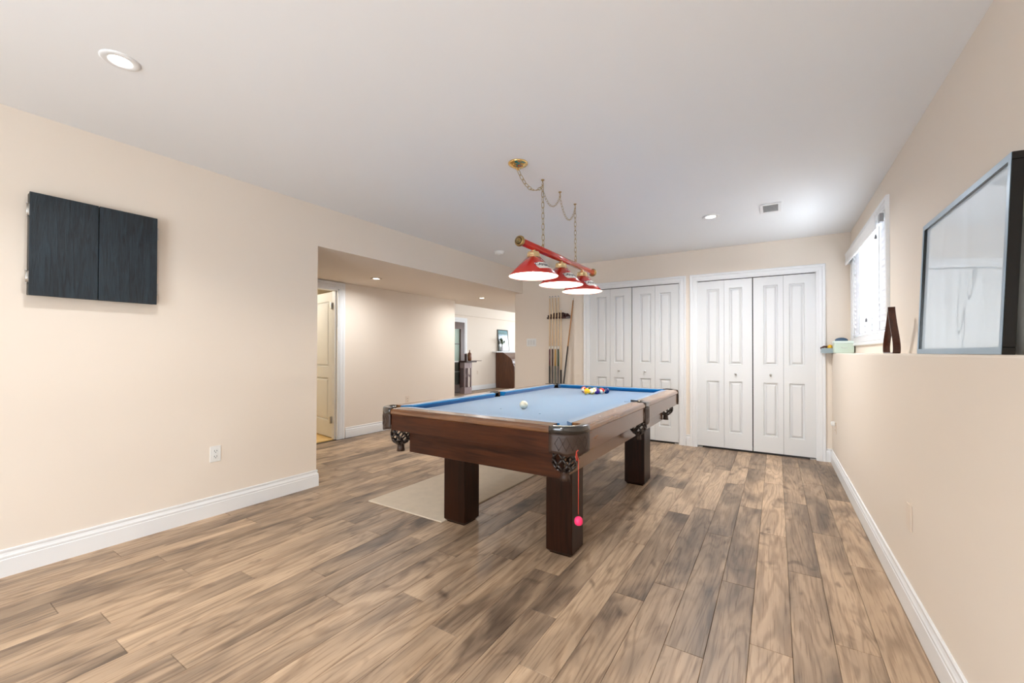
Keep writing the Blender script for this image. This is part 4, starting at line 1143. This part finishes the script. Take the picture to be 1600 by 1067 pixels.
# ================================================================ FAR ROOM
DBR = wood('dark_door_wood', srgb(48, 26, 16), srgb(96, 54, 30), 'z', .35, .3, 1.0, .05)
casing('trim_6', lambda u, v, w: (XF+w, u, v), 8.0, 9.49, 2.0, wd=.13)
fd = empty('door_4', (XF, 8.75, 0)); fd['kind'] = 'structure'; fd['label'] = 'dark wooden glazed door in the far room'
mb = MB()
for b in ((XF-.06, XF+.03, 9.31, 9.485, 0, 1.995), (XF-.06, XF+.03, 8.0, 8.16, 0, 1.995), (XF-.06, XF+.03, 8.16, 9.31, 1.80, 1.995), (XF-.06, XF+.03, 8.16, 9.31, .0, .22), (XF-.04, XF+.01, 8.16, 9.31, 1.365, 1.385), (XF-.04, XF+.01, 8.70, 8.73, .22, 1.80)): mb.box(*b)
mb.build('door_frame', DBR, fd)
box('muntin', (XF-.04, XF+.012, 8.16, 9.31, .855, .895), TRIM, fd)
box('muntin', (XF-.04, XF+.012, 8.16, 9.31, .58, .592), mat('grey_bar', srgb(120, 124, 118), .4), fd)
box('pane', (XF-.03, XF-.02, 8.16, 9.31, .895, 1.80), mat('pale_green_glass', srgb(176, 196, 182), .15), fd)
box('pane', (XF-.03, XF-.02, 8.16, 9.31, .22, .855), mat('dark_glass', srgb(58, 64, 58), .1), fd)

# console with carved gothic end
CS = empty('carved_console', (-7.1, 9.1, 0), 'tall carved wooden console table beside the far glazed door', 'console table')
CW_ = wood('greyed_wood', srgb(128, 108, 108), srgb(176, 158, 158), 'z', .35, .3, 1.2, .05)
cd_ = mat('console_dark', srgb(58, 30, 24), .35)
X0, X1 = -7.36, -7.20
MB().box(X0, X1, 8.97, 9.29, 0, .17).build('plinth', CW_, CS)
MB().box(X0, X1, 8.97, 9.29, .70, .86).build('upper_box', CW_, CS)
for y in (8.99, 9.13, 9.27):
    MB().box(X1-.05, X1, y-.018, y+.018, .17, .70, bevel=.006).build('upright', CW_, CS)
for y in (9.06, 9.20):
    MB().tube([(X1-.02, y-.055, .70), (X1-.02, y-.045, .56), (X1-.02, y, .46), (X1-.02, y+.045, .56), (X1-.02, y+.055, .70)], .010, 6).build('arch', CW_, CS)
box('back_panel', (X0-.01, X0+.01, 8.97, 9.29, .16, .72), cd_, CS)
MB().box(-7.40, -7.12, 8.95, 9.42, .86, .905, bevel=.006).build('top', cd_, CS)
MB().box(-7.36, -7.22, 9.42, 9.78, .885, .902, bevel=.003).build('top_flap', mat('flap_brown', srgb(112, 84, 66), .4), CS)
MB().box(-7.20, -7.13, 8.96, 9.0, .905, 1.10, bevel=.006).build('end_post', cd_, CS)
bt = MB().lathe([(.048, .905), (.055, .915), (.060, 1.00), (.058, 1.09), (.045, 1.115), (.016, 1.135), (.014, 1.19), (.018, 1.20), (.0001, 1.202)], (-7.22, 9.21, 0), 'z', 16).build('decanter', mat('brown_ceramic', srgb(124, 76, 48), .3, var=.2, vscale=20))
tag(bt, 'brown bottle-shaped decanter standing on the carved console', 'bottle')
fv = empty('flower_vase', (-7.25, 9.05, .905), 'tiny pale flowers in a clear vase on the console', 'vase')
MB().lathe([(.02, .905), (.022, .93), (.012, .97), (.016, .99)], (-7.25, 9.05, 0), 'z', 12).build('vase_body', mat('milky_glass', srgb(220, 224, 222), .2), fv)
for k, (dy, dz, c) in enumerate(((-.05, .10, 'p'), (-.02, .06, 'w'), (.03, .11, 'p'), (.05, .07, 'g'), (.0, .13, 'w'))):
    mcol = {'p': mat('pink_petal', srgb(210, 130, 140), .6), 'w': mat('white_petal', srgb(236, 228, 220), .6), 'g': mat('sprig_green', srgb(130, 150, 90), .6)}[c]
    MB().tube([(-7.25, 9.05, .98), (-7.25+.01*k, 9.05+dy*.6, .98+dz*.6), (-7.25+.012*k, 9.05+dy, .98+dz)], .002, 5).sphere((-7.25+.012*k, 9.05+dy, .985+dz), .012, 8, 6).build('flower', mcol, fv)

# roll-top desk
RD = empty('roll_top_desk', (-7.2, 11.7, 0), 'brown wooden roll-top desk standing by the far wall', 'desk')
DW = wood('desk_walnut', srgb(66, 34, 14), srgb(106, 60, 28), 'z', .4, .2, 1.0, .05)
prof = [(-7.62, 0), (-6.93, 0), (-6.93, .70), (-6.955, .76), (-6.985, .80), (-7.0, .86), (-7.04, .93), (-7.12, .99), (-7.22, 1.05), (-7.33, 1.12), (-7.37, 1.134), (-7.62, 1.134)]
for y in (11.1, 12.37): MB().prism(prof, y, y+.03, 'xz').build('side_panel', DW, RD)
MB().box(-7.50, -6.96, 11.13, 12.37, .66, .70).build('desk_top', DW, RD)
MB().box(-7.50, -7.48, 11.13, 12.37, .0, 1.15).build('back_board', DW, RD)
for y0_ in (11.14, 11.96): 
    p = MB().box(-7.46, -6.96, y0_, y0_+.40, .04, .65).build('pedestal', DW, RD)
    for z in (.08, .27, .46): box('drawer', (-6.958, -6.94, y0_+.02, y0_+.38, z, z+.16), DW, p, bevel=.003)
pts = prof[3:10]; pts = [(a-.01, b) for a, b in pts]
for k in range(len(pts)-1):
    (a, b), (c, d) = pts[k], pts[k+1]
    for h in range(2):
        f0, f1 = h/2, (h+1)/2-.04
        p0 = (a+(c-a)*f0, b+(d-b)*f0); p1 = (a+(c-a)*f1, b+(d-b)*f1)
        MB().prism([p0, (p0[0]-.012, p0[1]-.008), (p1[0]-.012, p1[1]-.008), p1], 11.13, 12.37, 'xz').build('tambour_slat', DW, RD)
wc = empty('white_cabinet', (-7.2, 12.9, 0), 'white cabinet with a dark top behind the roll-top desk', 'cabinet')
MB().box(-7.505, -6.85, 12.45, 13.2, 0, 1.09, bevel=.004).build('body', PLAST, wc)
MB().box(-7.505, -6.83, 12.44, 13.21, 1.09, 1.115, bevel=.003).build('top', mat('black_top', srgb(36, 40, 46), .3), wc)
box('door', (-6.852, -6.835, 12.47, 13.18, .04, 1.05), PLAST, wc, bevel=.003)
# picture and plant on the far ledge
ZF = 1.165
fp = empty('small_framed_picture', (-7.56, 11.45, ZF), 'dark framed picture leaning on the far room ledge', 'picture')
M2 = Matrix.Translation((-7.555, 0, ZF+.001)) @ Matrix.Rotation(math.radians(-6), 4, 'Y')
mb = MB()
for b in ((-.02, 0, 11.19, 11.80, 0, .03), (-.02, 0, 11.19, 11.80, .69, .72), (-.02, 0, 11.19, 11.23, .03, .69), (-.02, 0, 11.77, 11.80, .03, .69)): mb.box(*b, bevel=.002)
mb.xform(M2).build('frame', mat('dark_green_frame', srgb(38, 46, 40), .3), fp)
PIC = bpy.data.materials.new('landscape_print'); PIC.use_nodes = True
nt = PIC.node_tree; b_ = nt.nodes['Principled BSDF']; tcn = nt.nodes.new('ShaderNodeTexCoord'); sp = nt.nodes.new('ShaderNodeSeparateXYZ'); crp = nt.nodes.new('ShaderNodeValToRGB'); nz = nt.nodes.new('ShaderNodeTexNoise'); nz.inputs['Scale'].default_value = 5
ma = nt.nodes.new('ShaderNodeMath'); ma.operation = 'MULTIPLY_ADD'; ma.inputs[1].default_value = .25
nt.links.new(tcn.outputs['Object'], sp.inputs[0]); nt.links.new(tcn.outputs['Object'], nz.inputs['Vector']); nt.links.new(nz.outputs['Fac'], ma.inputs[0]); nt.links.new(sp.outputs[2], ma.inputs[2]); nt.links.new(ma.outputs[0], crp.inputs['Fac']); nt.links.new(crp.outputs[0], b_.inputs['Base Color'])
e = crp.color_ramp.elements; e[0].position = .1; e[0].color = srgb(222, 230, 224); e[1].position = .80; e[1].color = srgb(120, 160, 170)
for p, c in ((.45, srgb(236, 240, 240)), (.62, srgb(170, 190, 210)), (.70, srgb(110, 140, 140))): x = e.new(p); x.color = c
b_.inputs['Roughness'].default_value = .12
MB().box(-.012, -.008, 11.23, 11.77, .03, .69).xform(M2).build('print', PIC, fp)
pp = empty('potted_sprig', (-7.535, 11.30, ZF), 'leafy green sprigs in a white vase before the far picture', 'plant')
MB().lathe([(.028, ZF), (.040, ZF+.02), (.044, ZF+.08), (.030, ZF+.15), (.018, ZF+.19), (.022, ZF+.21), (.016, ZF+.205), (.010, ZF+.16)], (-7.535, 11.32, 0), 'z', 18, cap=False).build('vase', mat('grey_white_vase', srgb(206, 206, 212), .3), pp)
LF = [mat('leaf_green', srgb(78, 110, 78), .5), mat('leaf_olive', srgb(112, 128, 78), .5)]
rnd = random.Random(3)
for k in range(9):
    a = rnd.uniform(-1.2, 1.2); ln = rnd.uniform(.10, .22)
    base = Vector((-7.535, 11.32, ZF+.20)); tip = base+Vector((rnd.uniform(-.02, .08), math.sin(a)*.22, .06+ln*.8))
    mid = (base+tip)/2+Vector((0, 0, .03))
    MB().tube([base, mid, tip], .0025, 5).build('stem', LF[1], pp)
    for j in range(5):
        c = base.lerp(tip, .35+.65*j/4)+Vector((rnd.uniform(-.02, .02), rnd.uniform(-.03, .03), rnd.uniform(0, .03)))
        L_, wd = rnd.uniform(.07, .11), .026
        d = Vector((rnd.uniform(-.3, .6), rnd.uniform(-1, 1), rnd.uniform(-.2, .8))).normalized(); u = d.cross(Vector((.5, .2, .8))).normalized(); nn_ = d.cross(u)
        mb = MB(); pts = [c-d*L_/2, c+u*wd, c+d*L_/2, c-u*wd]; mb.bm.faces.new([mb.bm.verts.new(p) for p in (pts[0], pts[1]+nn_*.003, pts[2], pts[3]+nn_*.003)])
        r = bmesh.ops.solidify(mb.bm, geom=mb.bm.faces[:], thickness=.0012)
        mb.build('leaf', LF[k % 2], pp)

bpy.context.view_layer.update()
